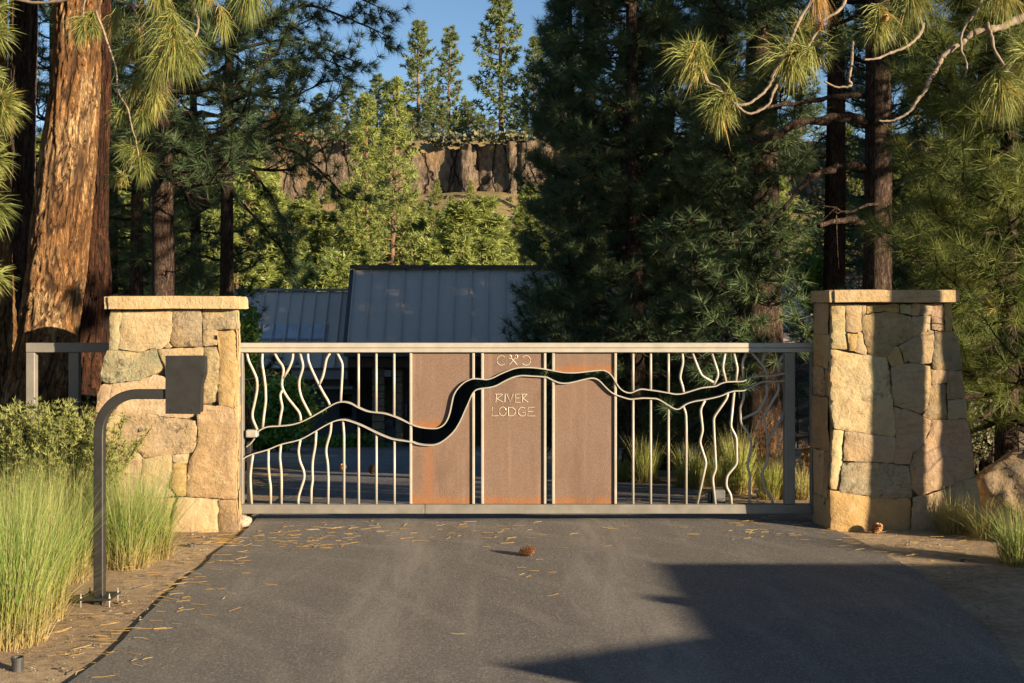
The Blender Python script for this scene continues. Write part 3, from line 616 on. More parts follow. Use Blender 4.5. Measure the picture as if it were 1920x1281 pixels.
left_stones = [
 ([(205, 272), (310, 275), (300, 420), (275, 640), (190, 645), (200, 460)], TAN, .2), ([(318, 275), (805, 270), (795, 420), (770, 560), (690, 628), (600, 628), (480, 660), (285, 632), (300, 430)], CREAM, .1),
 ([(815, 270), (1070, 268), (1078, 440), (1072, 590), (1085, 612), (810, 610), (772, 565), (800, 420)], GREY, 1), ([(762, 575), (800, 616), (725, 622)], TAN, .3), ([(1082, 265), (1390, 262), (1398, 445), (1220, 448), (1090, 450)], GREY, .9),
 ([(1090, 458), (1215, 456), (1220, 600), (1110, 608), (1080, 590)], TAN, .6), ([(1228, 460), (1398, 454), (1412, 760), (1405, 960), (1375, 1200), (1245, 1170), (1237, 1030), (1247, 700)], GOLD, .2),
 ([(170, 655), (480, 668), (640, 640), (665, 680), (730, 810), (625, 875), (450, 935), (210, 965), (125, 940), (112, 870), (135, 760)], GREY, 1), ([(660, 645), (1092, 625), (1088, 900), (740, 905), (735, 805)], TAN, .3), ([(1100, 622), (1210, 618), (1235, 710), (1228, 1140), (1088, 1160), (1095, 900)], TAN, .6),
 ([(112, 985), (225, 975), (165, 1190), (160, 1250), (65, 1250), (88, 1080)], PINK, .1), ([(235, 975), (470, 945), (620, 888), (740, 920), (1080, 912), (1078, 1165), (1060, 1255), (930, 1300), (740, 1285), (575, 1248), (430, 1258), (290, 1272), (180, 1232), (172, 1190)], CREAM, .35),
 ([(155, 1262), (180, 1245), (290, 1285), (300, 1330), (265, 1550), (230, 1530), (45, 1520), (62, 1262)], TAN, .3), ([(302, 1287), (430, 1270), (570, 1258), (740, 1297), (940, 1320), (1018, 1325), (1026, 1380), (1018, 1540), (988, 1622), (800, 1650), (640, 1668), (520, 1673), (430, 1585), (277, 1555), (310, 1330)], TAN, .9),
 ([(1032, 1262), (1082, 1177), (1240, 1182), (1372, 1212), (1395, 1270), (1410, 1400), (1402, 1600), (1392, 1800), (1395, 1950), (1398, 2068), (1200, 2063), (942, 2046), (947, 1700), (1002, 1632), (1037, 1540), (1040, 1380)], PINK, .35), ([(800, 1662), (940, 1642), (927, 1733), (800, 1718)], CREAM, .2),
 ([(792, 1740), (850, 1730), (930, 1747), (920, 2038), (842, 2040), (792, 1960)], GOLD, .2), ([(520, 1690), (786, 1657), (782, 1960), (826, 2040), (600, 2068), (482, 2048), (502, 1850)], TAN, .3), ([(42, 1535), (255, 1565), (425, 1600), (508, 1690), (493, 1860), (473, 2048), (5, 2048)], PINK, .3),
 ([(862, 2060), (940, 2058), (1233, 2082), (1223, 2300), (1238, 2420), (780, 2420), (792, 2320), (832, 2150)], CREAM, .15), ([(1247, 2087), (1398, 2087), (1413, 2250), (1413, 2420), (1250, 2420), (1237, 2250)], BRN, .3), ([(0, 2065), (478, 2065), (600, 2082), (848, 2062), (818, 2150), (778, 2320), (763, 2420), (-25, 2420)], PINK, .3)]
A2 = lambda pts: [(fx(a), fz(b)) for a, b in Z(1510, 530, 5.124, pts)]
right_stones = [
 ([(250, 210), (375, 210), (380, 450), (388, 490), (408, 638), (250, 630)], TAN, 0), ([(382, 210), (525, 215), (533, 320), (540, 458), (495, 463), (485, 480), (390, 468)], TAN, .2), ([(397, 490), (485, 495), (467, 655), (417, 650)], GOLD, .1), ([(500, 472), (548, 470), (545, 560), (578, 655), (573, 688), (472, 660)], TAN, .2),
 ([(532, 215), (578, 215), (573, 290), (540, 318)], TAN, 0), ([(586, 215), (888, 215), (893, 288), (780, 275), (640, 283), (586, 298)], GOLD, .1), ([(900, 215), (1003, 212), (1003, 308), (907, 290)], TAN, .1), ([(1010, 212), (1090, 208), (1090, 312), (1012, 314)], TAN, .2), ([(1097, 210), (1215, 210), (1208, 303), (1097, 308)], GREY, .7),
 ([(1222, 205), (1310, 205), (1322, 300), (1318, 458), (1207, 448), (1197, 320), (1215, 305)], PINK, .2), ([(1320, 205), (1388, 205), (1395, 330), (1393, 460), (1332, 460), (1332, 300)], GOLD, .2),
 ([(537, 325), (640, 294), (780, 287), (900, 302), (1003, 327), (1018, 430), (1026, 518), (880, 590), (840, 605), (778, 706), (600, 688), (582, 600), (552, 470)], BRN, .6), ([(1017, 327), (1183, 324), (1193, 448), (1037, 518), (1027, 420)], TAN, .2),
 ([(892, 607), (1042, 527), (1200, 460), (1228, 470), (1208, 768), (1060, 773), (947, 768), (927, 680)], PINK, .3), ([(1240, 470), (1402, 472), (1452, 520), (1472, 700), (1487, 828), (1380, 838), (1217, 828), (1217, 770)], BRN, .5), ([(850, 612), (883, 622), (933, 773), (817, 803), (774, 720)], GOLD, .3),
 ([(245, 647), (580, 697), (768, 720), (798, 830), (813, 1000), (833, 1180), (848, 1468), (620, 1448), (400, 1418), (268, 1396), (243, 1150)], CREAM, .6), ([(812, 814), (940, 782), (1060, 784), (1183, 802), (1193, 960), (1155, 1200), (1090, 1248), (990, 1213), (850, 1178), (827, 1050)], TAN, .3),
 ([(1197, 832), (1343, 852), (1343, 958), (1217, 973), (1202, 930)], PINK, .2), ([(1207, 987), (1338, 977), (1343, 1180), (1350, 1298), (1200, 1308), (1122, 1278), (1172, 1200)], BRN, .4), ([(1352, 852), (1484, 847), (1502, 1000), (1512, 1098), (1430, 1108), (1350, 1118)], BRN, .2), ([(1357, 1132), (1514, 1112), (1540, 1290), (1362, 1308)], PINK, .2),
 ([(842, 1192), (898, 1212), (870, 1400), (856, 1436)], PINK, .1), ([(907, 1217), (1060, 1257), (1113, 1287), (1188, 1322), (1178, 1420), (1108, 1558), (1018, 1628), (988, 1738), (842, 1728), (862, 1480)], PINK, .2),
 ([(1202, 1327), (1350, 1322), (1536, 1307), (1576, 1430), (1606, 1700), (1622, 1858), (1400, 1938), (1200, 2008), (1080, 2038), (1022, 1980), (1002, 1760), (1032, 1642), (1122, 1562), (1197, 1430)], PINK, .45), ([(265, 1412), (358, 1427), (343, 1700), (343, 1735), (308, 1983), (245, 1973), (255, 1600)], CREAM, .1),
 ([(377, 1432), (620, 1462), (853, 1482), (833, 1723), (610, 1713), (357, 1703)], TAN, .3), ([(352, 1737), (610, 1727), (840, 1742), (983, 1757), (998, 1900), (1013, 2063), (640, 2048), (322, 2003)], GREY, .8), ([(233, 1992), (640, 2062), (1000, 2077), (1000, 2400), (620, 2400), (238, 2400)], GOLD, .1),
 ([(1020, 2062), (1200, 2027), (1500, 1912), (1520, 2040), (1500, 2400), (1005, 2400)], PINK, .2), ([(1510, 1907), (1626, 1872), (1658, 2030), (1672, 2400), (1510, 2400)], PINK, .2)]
def pillar(stones, TR, inner_px, inner_side, outer, cap, label, seedv):
    """inner_side +1: inner face on +x (left pillar); outer = [(px, py) down the outer edge]"""
    D = .37; skew = -.07
    xi = fx(inner_px); oz = [fz(p[1]) for p in outer]; ox = [fx(p[0]) for p in outer]
    def xo(v): return float(np.interp(v, oz[::-1], ox[::-1]))
    ztop = fz(cap[3]); z0 = -.02
    t = thing('stone_pillar', ((xi + xo(.5)) / 2, FY + D / 2, 0), label, 'pillar', 'gate pillars')
    # mortar core
    s = inner_side; zs = np.linspace(z0, ztop + .01, 9); V = []
    for z in zs:
        V += [(xi - s * .02, FY + .012, z), (xo(z) + s * .02, FY + .012, z), (xo(z) + s * .02 + .0, FY + D - .01, z), (xi - s * .02 + skew * .97, FY + D - .01, z)]
    Fc = [(4 * i + a, 4 * i + (a + 1) % 4, 4 * i + 4 + (a + 1) % 4, 4 * i + 4 + a) for i in range(8) for a in range(4)] + [(0, 3, 2, 1), (32, 33, 34, 35)]
    o = part('mortar_core', V, Fc, MORTAR, t); bpy_fix(o)
    for k, (pl, colr, li) in enumerate(stones):
        cj = tuple(c * random.uniform(.92, 1.08) for c in colr)
        stone(TR(pl), front_frame, t, cj, li, seed=seedv + k)
    # inner side, outer side, back
    def side(frame, u0, u1, split, sd):
        r = random.Random(sd); z = z0
        while z < ztop - .03:
            h = r.uniform(.16, .5); z1 = min(z + h, ztop - .002)
            if ztop - z1 < .1: z1 = ztop - .002
            cuts = [u0] + sorted(r.uniform(u0 + (u1 - u0) * (i + .3) / split, u0 + (u1 - u0) * (i + .7) / split) for i in range(r.randint(0, split - 1) if split > 1 else 0)) + [u1]
            for a, b in zip(cuts, cuts[1:]):
                if b - a < .05: continue
                j = lambda: r.uniform(-.012, .012)
                stone([(a + .005, z + .005), ((a + b) / 2, z + .005 + j() * .5), (b - .005, z + .005), (b - .005 + j() * .5, (z + z1) / 2), (b - .005, z1 - .005), ((a + b) / 2, z1 - .005 + j() * .5), (a + .005, z1 - .005), (a + .005 + j() * .5, (z + z1) / 2)],
                      frame, t, r.choice([TAN, PINK, GREY, BRN, GOLD, CREAM]), r.uniform(.1, .7), proud=.012, amp=.012, grid=.06, seed=r.random() * 50)
            z = z1
    side(lambda u, v, n: (xi + s * (n - .004) + skew * u / D, FY + .028 + u, v), 0, D - .05, 2, seedv + 1)
    side(lambda u, v, n: (xo(v) - s * (n - .004), FY + .028 + u, v), 0, D - .05, 2, seedv + 2)
    xa, xb = sorted((xi + skew, xo(1.0)))
    side(lambda u, v, n: (xa + (xb - xa) * u, FY + D + n - .012, v), .03, .97, 3, seedv + 3)
    # cap slab, irregular
    cx0, cx1, cz1, cz0 = fx(cap[0]), fx(cap[1]), fz(cap[2]), fz(cap[3]) + .002
    bm = bmesh.new(); bmesh.ops.create_cube(bm, size=1); bmesh.ops.bevel(bm, geom=bm.edges[:], offset=.035, segments=2, affect='EDGES')
    bmesh.ops.subdivide_edges(bm, edges=bm.edges[:], cuts=5, use_grid_fill=True)
    for v in bm.verts:
        co = v.co; w = Vector(((cx0 + cx1) / 2 + co.x * (cx1 - cx0), FY + D / 2 - .03 + co.y * (D + .16), (cz0 + cz1) / 2 + co.z * (cz1 - cz0)))
        w.x += skew * (co.y + .5) * .6 if s * co.x > 0 else 0
        nz = mnoise.fractal(w * 5 + Vector((seedv, 0, 0)), .8, 2, 4); w += Vector((.014 * nz * abs(co.x) * 2, .012 * nz, .006 * nz)); v.co = w
    for v in bm.verts: v.co.z = max(v.co.z, cz0)
    bm.verts.index_update(); o = part('cap', [v.co.copy() for v in bm.verts], [[v.index for v in f.verts] for f in bm.faces], STONE, t); bm.free()
    o.color = (*((.48, .385, .23) if s > 0 else (.46, .34, .185)), .1); o.data.polygons.foreach_set('use_smooth', np.ones(len(o.data.polygons), bool)); o.data.set_sharp_from_angle(angle=math.radians(40))
    return t
pillar(left_stones, A1, 444, 1, [(207, 575), (205, 655), (193, 710), (182, 780), (176, 860), (165, 1010)], (203.5, 453, 555.5, 580.5), 'tan stone gate pillar in full sun behind the dark keypad post', 100)
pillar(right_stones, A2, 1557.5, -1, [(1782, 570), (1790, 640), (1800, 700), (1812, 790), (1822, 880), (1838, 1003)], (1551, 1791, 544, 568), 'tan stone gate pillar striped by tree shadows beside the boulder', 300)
# ================================================================== keypad post
KY = 7.5; SK = F / KY
def kx(px): return (px - 960) / SK
def kz(py): return CAMH - (py - HORIZ) / SK
kp = thing('keypad_post', (kx(187), KY, 0.0), 'dark bronze gooseneck post holding a keypad box at the verge', 'keypad post')
path = [(kx(187), kz(1133)), (kx(187), kz(812))] + [(kx(187 + 70 - 70 * math.cos(a)), kz(812 - 73 * math.sin(a))) for a in np.linspace(.12, math.pi / 2 - .08, 12)] + [(kx(259), kz(739)), (kx(313), kz(739))]
P = np.array(path); T = np.gradient(P, axis=0); T /= np.linalg.norm(T, axis=1)[:, None]; N = np.stack([-T[:, 1], T[:, 0]], 1) * (9.0 / SK)
V = []; r = 9.0 / SK
for p, q in zip(P, N):
    for (a, b) in [(1, -1), (.8, -1), (-.8, -1), (-1, -.8), (-1, 1), (1, 1), (1, -.8)][:]:
        V.append((p[0] + q[0] * a, KY + b * r, p[1] + q[1] * a))
k = 7; order = [0, 1, 2, 3, 4, 5, 6]
V = []
for p, q in zip(P, N):
    for (a, b) in [(.82, -1), (-.82, -1), (-1, -.82), (-1, .82), (-.82, 1), (.82, 1), (1, .82), (1, -.82)]:
        V.append((p[0] + q[0] * a, KY + b * r, p[1] + q[1] * a))
k = 8; Fc = [(k * i + a, k * i + (a + 1) % k, k * i + k + (a + 1) % k, k * i + k + a) for i in range(len(P) - 1) for a in range(k)] + [tuple(range(k)), tuple(range(len(V) - 1, len(V) - 1 - k, -1))]
o = part('bent_tube', V, Fc, DARKSTEEL, kp); bpy_fix(o)
kb = [(738, 700), (1110, 697), (1112, 880), (1105, 905), (1090, 940), (1080, 980), (1075, 1030), (1070, 1258), (738, 1254)]
o = MB().prism([(kx(a), kz(b)) for a, b in Z(170, 530, 5.1226, kb)], KY - .045, KY - .037).build('face_plate', DARKSTEEL, kp)
kb2 = [(750, 712), (1098, 709), (1100, 870), (1065, 985), (1058, 1246), (750, 1242)]
MB().prism([(kx(a), kz(b)) for a, b in Z(170, 530, 5.1226, kb2)], KY - .0365, KY + .06).build('housing', DARKSTEEL, kp)
for a, b in [(795, 1214), (995, 1214), (1100, 888)]:
    px, py = Z(170, 530, 5.1226, [(a, b)])[0]
    MB().tube([(kx(px), KY - .0455, kz(py)), (kx(px), KY - .050, kz(py))], .0055, 8).build('screw', DARKSTEEL, kp)
MB().box(kx(157), kx(217), KY - .1, KY + .1, .045, .058, .002).build('base_plate', DARKSTEEL, kp)
BOLT = plain('zinc_bolt', (.34, .335, .32), .4, .6)
for dx in (160, 213):
    for dy in (-.08, .08):
        b = MB().tube([(kx(dx), KY + dy, -.02), (kx(dx), KY + dy, .088)], .0045, 6); b.tube([(kx(dx), KY + dy, .0585), (kx(dx), KY + dy, .068)], .009, 6); b.tube([(kx(dx), KY + dy, .034), (kx(dx), KY + dy, .0445)], .009, 6); b.build('bolt', BOLT, kp)
# in-ground light cans and small things
def can(px, py, w, h, label):
    x, y = G(px, py); t = thing('path_light', (x, y, 0), label, 'light'); r0 = w / 2 * y / F
    a = np.linspace(0, 2 * np.pi, 20, endpoint=False); prof = [(r0 * .9, -.02), (r0 * .92, h * .8), (r0 * 1.04, h * .82), (r0 * 1.04, h), (r0 * .8, h), (r0 * .78, h * .75), (0.001, h * .75)]
    V = [(x + r * math.cos(q), y + r * math.sin(q), z) for r, z in prof for q in a]; n = 20
    part('can', V, [(i * n + j, i * n + (j + 1) % n, (i + 1) * n + (j + 1) % n, (i + 1) * n + j) for i in range(6) for j in range(n)], plain('charcoal_metal', (.06, .06, .06), .5, .4), t)
    return t
can(33, 1258, 23, .075, 'small dark metal ground light can in the bottom left corner')
can(358, 1026, 14, .03, 'low black ground light cap in the sand before the left pillar')
can(1808, 1056, 16, .025, 'low black ground light cap in shaded sand before the right pillar')
# ================================================================== vegetation builders
def unit(a): return a / (np.linalg.norm(a, axis=-1, keepdims=True) + 1e-9)
def needles(pos, dirs, K, L, w, r, smin=.25, smax=1.75, droop=.0, tint=None, back=.07):
    """long-needle tufts: one slim triangle per needle"""
    n = len(pos); pos = np.asarray(pos, float); dirs = unit(np.asarray(dirs, float))
    L = np.broadcast_to(np.asarray(L, float), (n,))
    ax = r.normal(size=(n, K, 3)); d = dirs[:, None]
    per = unit(ax - (ax * d).sum(-1, keepdims=True) * d)
    ang = r.uniform(smin, smax, (n, K, 1))
    v = unit(np.cos(ang) * d + np.sin(ang) * per - np.array([0, 0, droop]) * r.uniform(.4, 1.3, (n, K, 1)))
    ln = (L[:, None] * r.uniform(.75, 1.1, (n, K)))[..., None]
    b = pos[:, None] - d * (r.uniform(0, back, (n, K, 1)) * (L[:, None, None] / .2))
    q = unit(np.cross(v, r.normal(size=(n, K, 3)))) * w * .5
    tip = b + v * ln; sag = np.array([0, 0, 1.0]) * ln * .10 * droop
    V = np.stack([b - q, b + q, tip - sag], 2).reshape(-1, 3)
    t = r.random(n) if tint is None else np.asarray(tint)
    A = np.clip(np.repeat(t, K * 3) * .8 + np.repeat(r.random(n * K), 3) * .2, 0, 1)
    Fc = np.arange(len(V)).reshape(-1, 3); return V, Fc, A
def needles2(pos, dirs, K, L, w, r, smax=1.7, droop=.2, tint=None, back=.12):
    V, Fc, A = needles(pos, dirs, K, L, w, r, .08, smax, droop, tint, back); T = V.reshape(-1, 3, 3); n = len(T)
    b0, b1, tip = T[:, 0], T[:, 1], T[:, 2]; c = (b0 + b1) / 2; ln = np.linalg.norm(tip - c, axis=1)[:, None]; q = (b1 - b0) / 2
    mid_ = c + (tip - c) * .55 + np.array([0, 0, 1.0]) * ln * (.05 + .07 * r.random((n, 1))) + r.normal(0, .012, (n, 3)) * ln; tip = tip - np.array([0, 0, 1.0]) * ln * r.uniform(0, .14, (n, 1))
    V = np.stack([b0, b1, mid_ - q * .9, mid_ + q * .9, tip], 1).reshape(-1, 3); F5 = np.array([(0, 1, 3), (0, 3, 2), (2, 3, 4)])
    return V, (np.arange(n)[:, None, None] * 5 + F5[None]).reshape(-1, 3), np.repeat(np.clip(A.reshape(-1, 3)[:, 0] + r.normal(0, .12, n), 0, 1), 5)
def limb_shape(p, d, L, droop, up, n=7, wob=.05, r=None):
    s = np.linspace(0, 1, n)[:, None]; side = np.array([-d[1], d[0], 0])
    P = p + d * L * s + np.array([0, 0, 1.0]) * L * (-droop * np.sin(s * 2.2) + up * s * s)
    if r is not None: P[1:] += (np.cumsum(r.normal(0, wob, (n - 1, 1)), 0) * side + np.cumsum(r.normal(0, wob * .6, (n - 1, 1)), 0) * np.array([0, 0, 1.0])) * L * .35
    return P
def pine(seed, H, r0, z0, blen, nb, ntw, K, nl, nw, lean=(0, 0), tuft_n=2, side=None, dead=6, twk=4, sway=.05, azf=None, drp=.22):
    r = np.random.default_rng(seed); tr = TB(); lm = TB(); cr = TB()
    zs = np.linspace(0, H, 26); sw = np.stack([np.sin(zs * .35 + seed) * sway * zs / 6 + lean[0] * zs, np.cos(zs * .3 + seed) * sway * zs / 6 + lean[1] * zs, zs], 1)
    rad = r0 * (1 - zs / H) ** .8 * (1 + .45 * np.exp(-zs / .35)) + .012
    V, Fc = tube(sw, rad, 14); tr.add(V, Fc)
    def at(z): return np.array([np.interp(z, zs, sw[:, i]) for i in range(3)])
    tp = []; td = []
    for i in range(nb):
        u = (i + r.random()) / nb; z = z0 + (H - z0) * (u ** 1.0) * .985; L = blen(u) * r.uniform(.65, 1.15)
        a = i * 2.39996 + r.normal(0, .35)
        if azf: a = azf(a, u, r)
        d = np.array([math.cos(a), math.sin(a), r.normal(.02, .1) + .25 * u]); p = at(z)
        P = limb_shape(p, d, L, drp * (1 - u), .26, 8, .10, r)
        lr = .010 + .016 * L; V, Fc = tube(P, np.linspace(lr, .006, len(P)), 5, False); lm.add(V, Fc)
        tp.append(P[-1]); td.append(P[-1] - P[-2])
        for k in range(ntw):
            s = .28 + .7 * (k + r.random()) / ntw; j = s * 7; j0 = min(int(j), 6); q = P[j0] + (P[j0 + 1] - P[j0]) * (j - j0); ft = unit(P[j0 + 1] - P[j0])
            sgn = 1 if k % 2 else -1; sd = np.array([-ft[1], ft[0], 0]) * sgn
            td_ = unit(ft * r.uniform(.4, 1) + sd * r.uniform(.4, 1.1) + np.array([0, 0, r.normal(.15, .35)])); tl = L * r.uniform(.16, .42) * (1.15 - .5 * s) + .08
            T = limb_shape(q, td_, tl, .12, .3, twk, .08, r); V, Fc = tube(T, np.linspace(.008 + .004 * L, .004, twk), 4, False); lm.add(V, Fc)
            for m in range(tuft_n):
                f = 1 - m * .42 / max(1, tuft_n - 1) * r.uniform(.7, 1.3); jj = f * (twk - 1); j1 = min(int(jj), twk - 2)
                tp.append(T[j1] + (T[j1 + 1] - T[j1]) * (jj - j1)); td.append(T[j1 + 1] - T[j1] + np.array([0, 0, .12 * tl]))
    for i in range(dead):       # bare lower limbs
        z = z0 * r.uniform(.25, 1.05); a = r.uniform(0, 6.28); d = np.array([math.cos(a), math.sin(a), r.normal(-.1, .2)]); L = blen(0) * r.uniform(.25, .7)
        P = limb_shape(at(z), d, L, .15, .1, 8, .16, r); V, Fc = tube(P, np.linspace(.02, .004, 8), 5, False); lm.add(V, Fc)
        for k in range(4):
            q = P[r.integers(2, 7)]; T = limb_shape(q, unit(d + r.normal(0, .8, 3)), L * r.uniform(.2, .5), .1, .1, 4, .15, r); V, Fc = tube(T, np.linspace(.007, .002, 4), 4, False); lm.add(V, Fc)
    V, Fc, A = needles(np.array(tp), np.array(td), K, nl, nw, r, .2, 1.7, .22)
    cr.add(V, Fc, A); return tr.get(), lm.get(), cr.get()
def plant_pine(data, name, label, cat, loc, mats, group=None, rotz=0, sc=1.0):
    t = thing(name, loc, label, cat, group); t.rotation_euler[2] = rotz; t.scale = (sc,) * 3
    for nm, (V, Fc, A), mt, sm in zip(('trunk', 'limbs', 'crown'), data, mats, (True, True, False)):
        o = link(bpy.data.objects.new(nm, make_mesh(nm, V, Fc, mt, sm, {'rnd': A} if nm == 'crown' else None))); o.parent = t
    return t
def copy_thing(src, loc, label, group, rotz, sc):
    t = src.copy(); link(t); t.location = loc; t.rotation_euler[2] = rotz; t.scale = (sc,) * 3 if not isinstance(sc, tuple) else sc; t['label'] = label
    if group: t['group'] = group
    for ch in src.children: c = ch.copy(); link(c); c.parent = t
    return t

# ---- big left trunks: traced path (px, py, half width px) at a depth
def big_trunk(name, label, pts, Y, mat, seedv, amp, z_ext=9.0, group=None):
    pts = sorted(pts, key=lambda p: -p[1]); P = []; R = []
    for px, py, hw in pts: w = W(px, py, Y); P.append((w.x, Y, w.z)); R.append(hw * Y / F)
    zg = hz1(P[0][0], Y) - .05
    d0 = np.array(P[0]) - np.array(P[1]); 
    if P[0][2] > zg: P.insert(0, (P[0][0] + d0[0] * .5, Y, zg)); R.insert(0, R[0] * 1.22)
    d1 = np.array(P[-1]) - np.array(P[-2]); d1 /= d1[2]; n0 = len(P)
    top = P[-1]
    for k in (1, 2, 3): P.append((top[0] + d1[0] * k * z_ext / 3 * .4, Y + .05 * k, top[2] + k * z_ext / 3)); R.append(R[n0 - 1] * (1 - .24 * k))
    zs = np.array([p[2] for p in P]); zz = np.concatenate([np.linspace(zs[0], zs[n0 - 1] + .1, 260), np.linspace(zs[n0 - 1] + .2, zs[-1], 40)])
    xs = np.interp(zz, zs, [p[0] for p in P]); ys = np.interp(zz, zs, [p[1] for p in P]); rs = np.interp(zz, zs, R)
    kk = 110; th = np.linspace(0, 2 * np.pi, kk, endpoint=False); C, Zm = np.meshgrid(th, np.arange(len(zz)))
    q = np.stack([np.cos(C.ravel()) * 6.5 * .5, np.sin(C.ravel()) * 6.5 * .5, zz[Zm.ravel()] * 1.5], 1)
    wq = q + fbm(q * np.array([1, 1, 2.5]), 1.2, 2, seedv)[:, None] * .35
    rid = np.minimum(np.abs(vnoise(wq, 1.5, seedv)), np.abs(vnoise(wq * np.array([1, 1, 2.2]) + 7, 1.1, seedv + 1)) * 1.6); pl = np.clip(rid * 4.2, 0, 1); fine = fbm(q * np.array([2, 2, 2.]), 3, 3, seedv + 3)
    lump = fbm(q * np.array([.25, .25, .5]), 1, 2, seedv + 7)
    rr = rs[Zm.ravel()] * (1 + .05 * lump) + amp * (pl - .7) + amp * .35 * fine
    V = np.stack([xs[Zm.ravel()] + rr * np.cos(C.ravel()), ys[Zm.ravel()] + rr * np.sin(C.ravel()), zz[Zm.ravel()]], 1)
    n = len(zz); i = np.arange(n - 1)[:, None] * kk; j = np.arange(kk)[None]; j2 = (j + 1) % kk
    Fc = np.stack([i + j, i + j2, i + kk + j2, i + kk + j], -1).reshape(-1, 4)
    t = thing(name, (float(xs[0]), float(ys[0]), float(zs[0])), label, 'tree', group)
    part('trunk', V, Fc, mat, t, True, {'pl': pl})
    # high crown, above the frame
    r = np.random.default_rng(seedv); lm = TB(); tp = []; td = []
    zt = zs[n0 - 1]
    for k in range(34):
        u = k / 34; z = zt + 1.0 + (zs[-1] - zt - 1) * u; p = np.array([np.interp(z, zz, xs), np.interp(z, zz, ys), z]); a = k * 2.4 + r.normal(0, .3); L = (2.6 - 1.7 * u) * r.uniform(.7, 1.1)
        d = np.array([math.cos(a), math.sin(a), .05 + .3 * u]); Pb = limb_shape(p, d, L, .15, .25, 8, .1, r); Vt, Ft = tube(Pb, np.linspace(.05, .008, 8), 5, False); lm.add(Vt, Ft)
        for m in range(14):
            q0 = Pb[r.integers(3, 8)] + r.normal(0, .22, 3); tp.append(q0); td.append(d + r.normal(0, .5, 3))
    Vl, Fl, _ = lm.get(); part('limbs', Vl, Fl, BARK_DK, t, True)
    Vc, Fcn, Ac = needles(np.array(tp), np.array(td), 22, .26, .012, r); part('crown', Vc, Fcn, NEEDLE_MID, t, False, {'rnd': Ac})
    return t
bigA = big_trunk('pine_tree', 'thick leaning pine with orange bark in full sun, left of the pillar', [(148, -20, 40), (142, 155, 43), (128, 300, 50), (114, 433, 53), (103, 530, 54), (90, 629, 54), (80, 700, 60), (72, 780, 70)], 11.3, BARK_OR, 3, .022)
big_trunk('pine_tree', 'half shaded orange pine trunk right behind the thick leaning pine', [(186, -20, 20), (188, 155, 18), (182, 300, 20), (177, 433, 24), (176, 520, 30), (175, 600, 34), (172, 700, 42), (168, 800, 48)], 12.1, BARK_SHADE, 13, .022)
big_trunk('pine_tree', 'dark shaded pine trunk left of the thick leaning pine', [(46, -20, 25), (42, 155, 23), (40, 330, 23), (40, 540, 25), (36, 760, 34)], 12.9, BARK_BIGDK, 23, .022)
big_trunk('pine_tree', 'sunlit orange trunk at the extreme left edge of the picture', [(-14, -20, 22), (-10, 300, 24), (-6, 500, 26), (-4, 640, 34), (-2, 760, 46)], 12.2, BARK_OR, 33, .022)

# ---- shaded middle pines
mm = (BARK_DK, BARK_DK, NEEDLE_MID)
def mid(seed, px, Y, H, r0, z0, b0, b1, nb, label, ntw=11, K=44, nl=.215, nw=.0085, lean=(0, 0), dead=6, azf=None, name='pine_tree', drp=.26):
    x = (px - 960) / F * Y
    return plant_pine(pine(seed, H, r0, z0, lambda u: b0 * (1 - u) ** .8 + b1, nb, ntw, K, nl, nw, lean, 2, None, dead, 4, .05, azf, drp), name, label, 'tree', (x, Y, hz1(x, Y)), mm, 'shaded pines beyond the gate')
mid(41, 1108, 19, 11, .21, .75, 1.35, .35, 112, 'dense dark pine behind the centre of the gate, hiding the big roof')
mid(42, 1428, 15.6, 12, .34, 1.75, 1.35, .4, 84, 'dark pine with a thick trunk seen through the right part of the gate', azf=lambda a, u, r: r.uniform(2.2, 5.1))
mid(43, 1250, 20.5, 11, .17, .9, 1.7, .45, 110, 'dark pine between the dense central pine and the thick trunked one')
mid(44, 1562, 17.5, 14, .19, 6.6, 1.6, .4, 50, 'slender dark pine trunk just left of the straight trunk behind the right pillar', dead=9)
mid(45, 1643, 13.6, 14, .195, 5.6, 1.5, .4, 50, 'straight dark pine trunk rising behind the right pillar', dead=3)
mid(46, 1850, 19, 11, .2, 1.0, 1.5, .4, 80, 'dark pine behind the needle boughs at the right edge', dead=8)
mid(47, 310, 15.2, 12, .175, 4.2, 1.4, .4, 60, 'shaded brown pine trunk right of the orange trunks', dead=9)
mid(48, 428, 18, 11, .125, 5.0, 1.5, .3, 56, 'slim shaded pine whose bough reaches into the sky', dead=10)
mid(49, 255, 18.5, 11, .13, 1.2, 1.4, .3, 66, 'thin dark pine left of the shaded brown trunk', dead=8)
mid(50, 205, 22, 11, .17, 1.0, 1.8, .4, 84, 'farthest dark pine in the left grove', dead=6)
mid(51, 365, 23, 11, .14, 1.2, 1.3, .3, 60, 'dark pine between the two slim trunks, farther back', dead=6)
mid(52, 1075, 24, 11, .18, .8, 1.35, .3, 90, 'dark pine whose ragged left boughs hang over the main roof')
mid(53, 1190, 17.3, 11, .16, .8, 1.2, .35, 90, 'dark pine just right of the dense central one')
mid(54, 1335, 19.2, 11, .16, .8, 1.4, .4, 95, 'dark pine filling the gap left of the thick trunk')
mid(56, 95, 21, 11, .15, 1.0, 1.6, .4, 84, 'dark pine glimpsed between the two leftmost trunks')
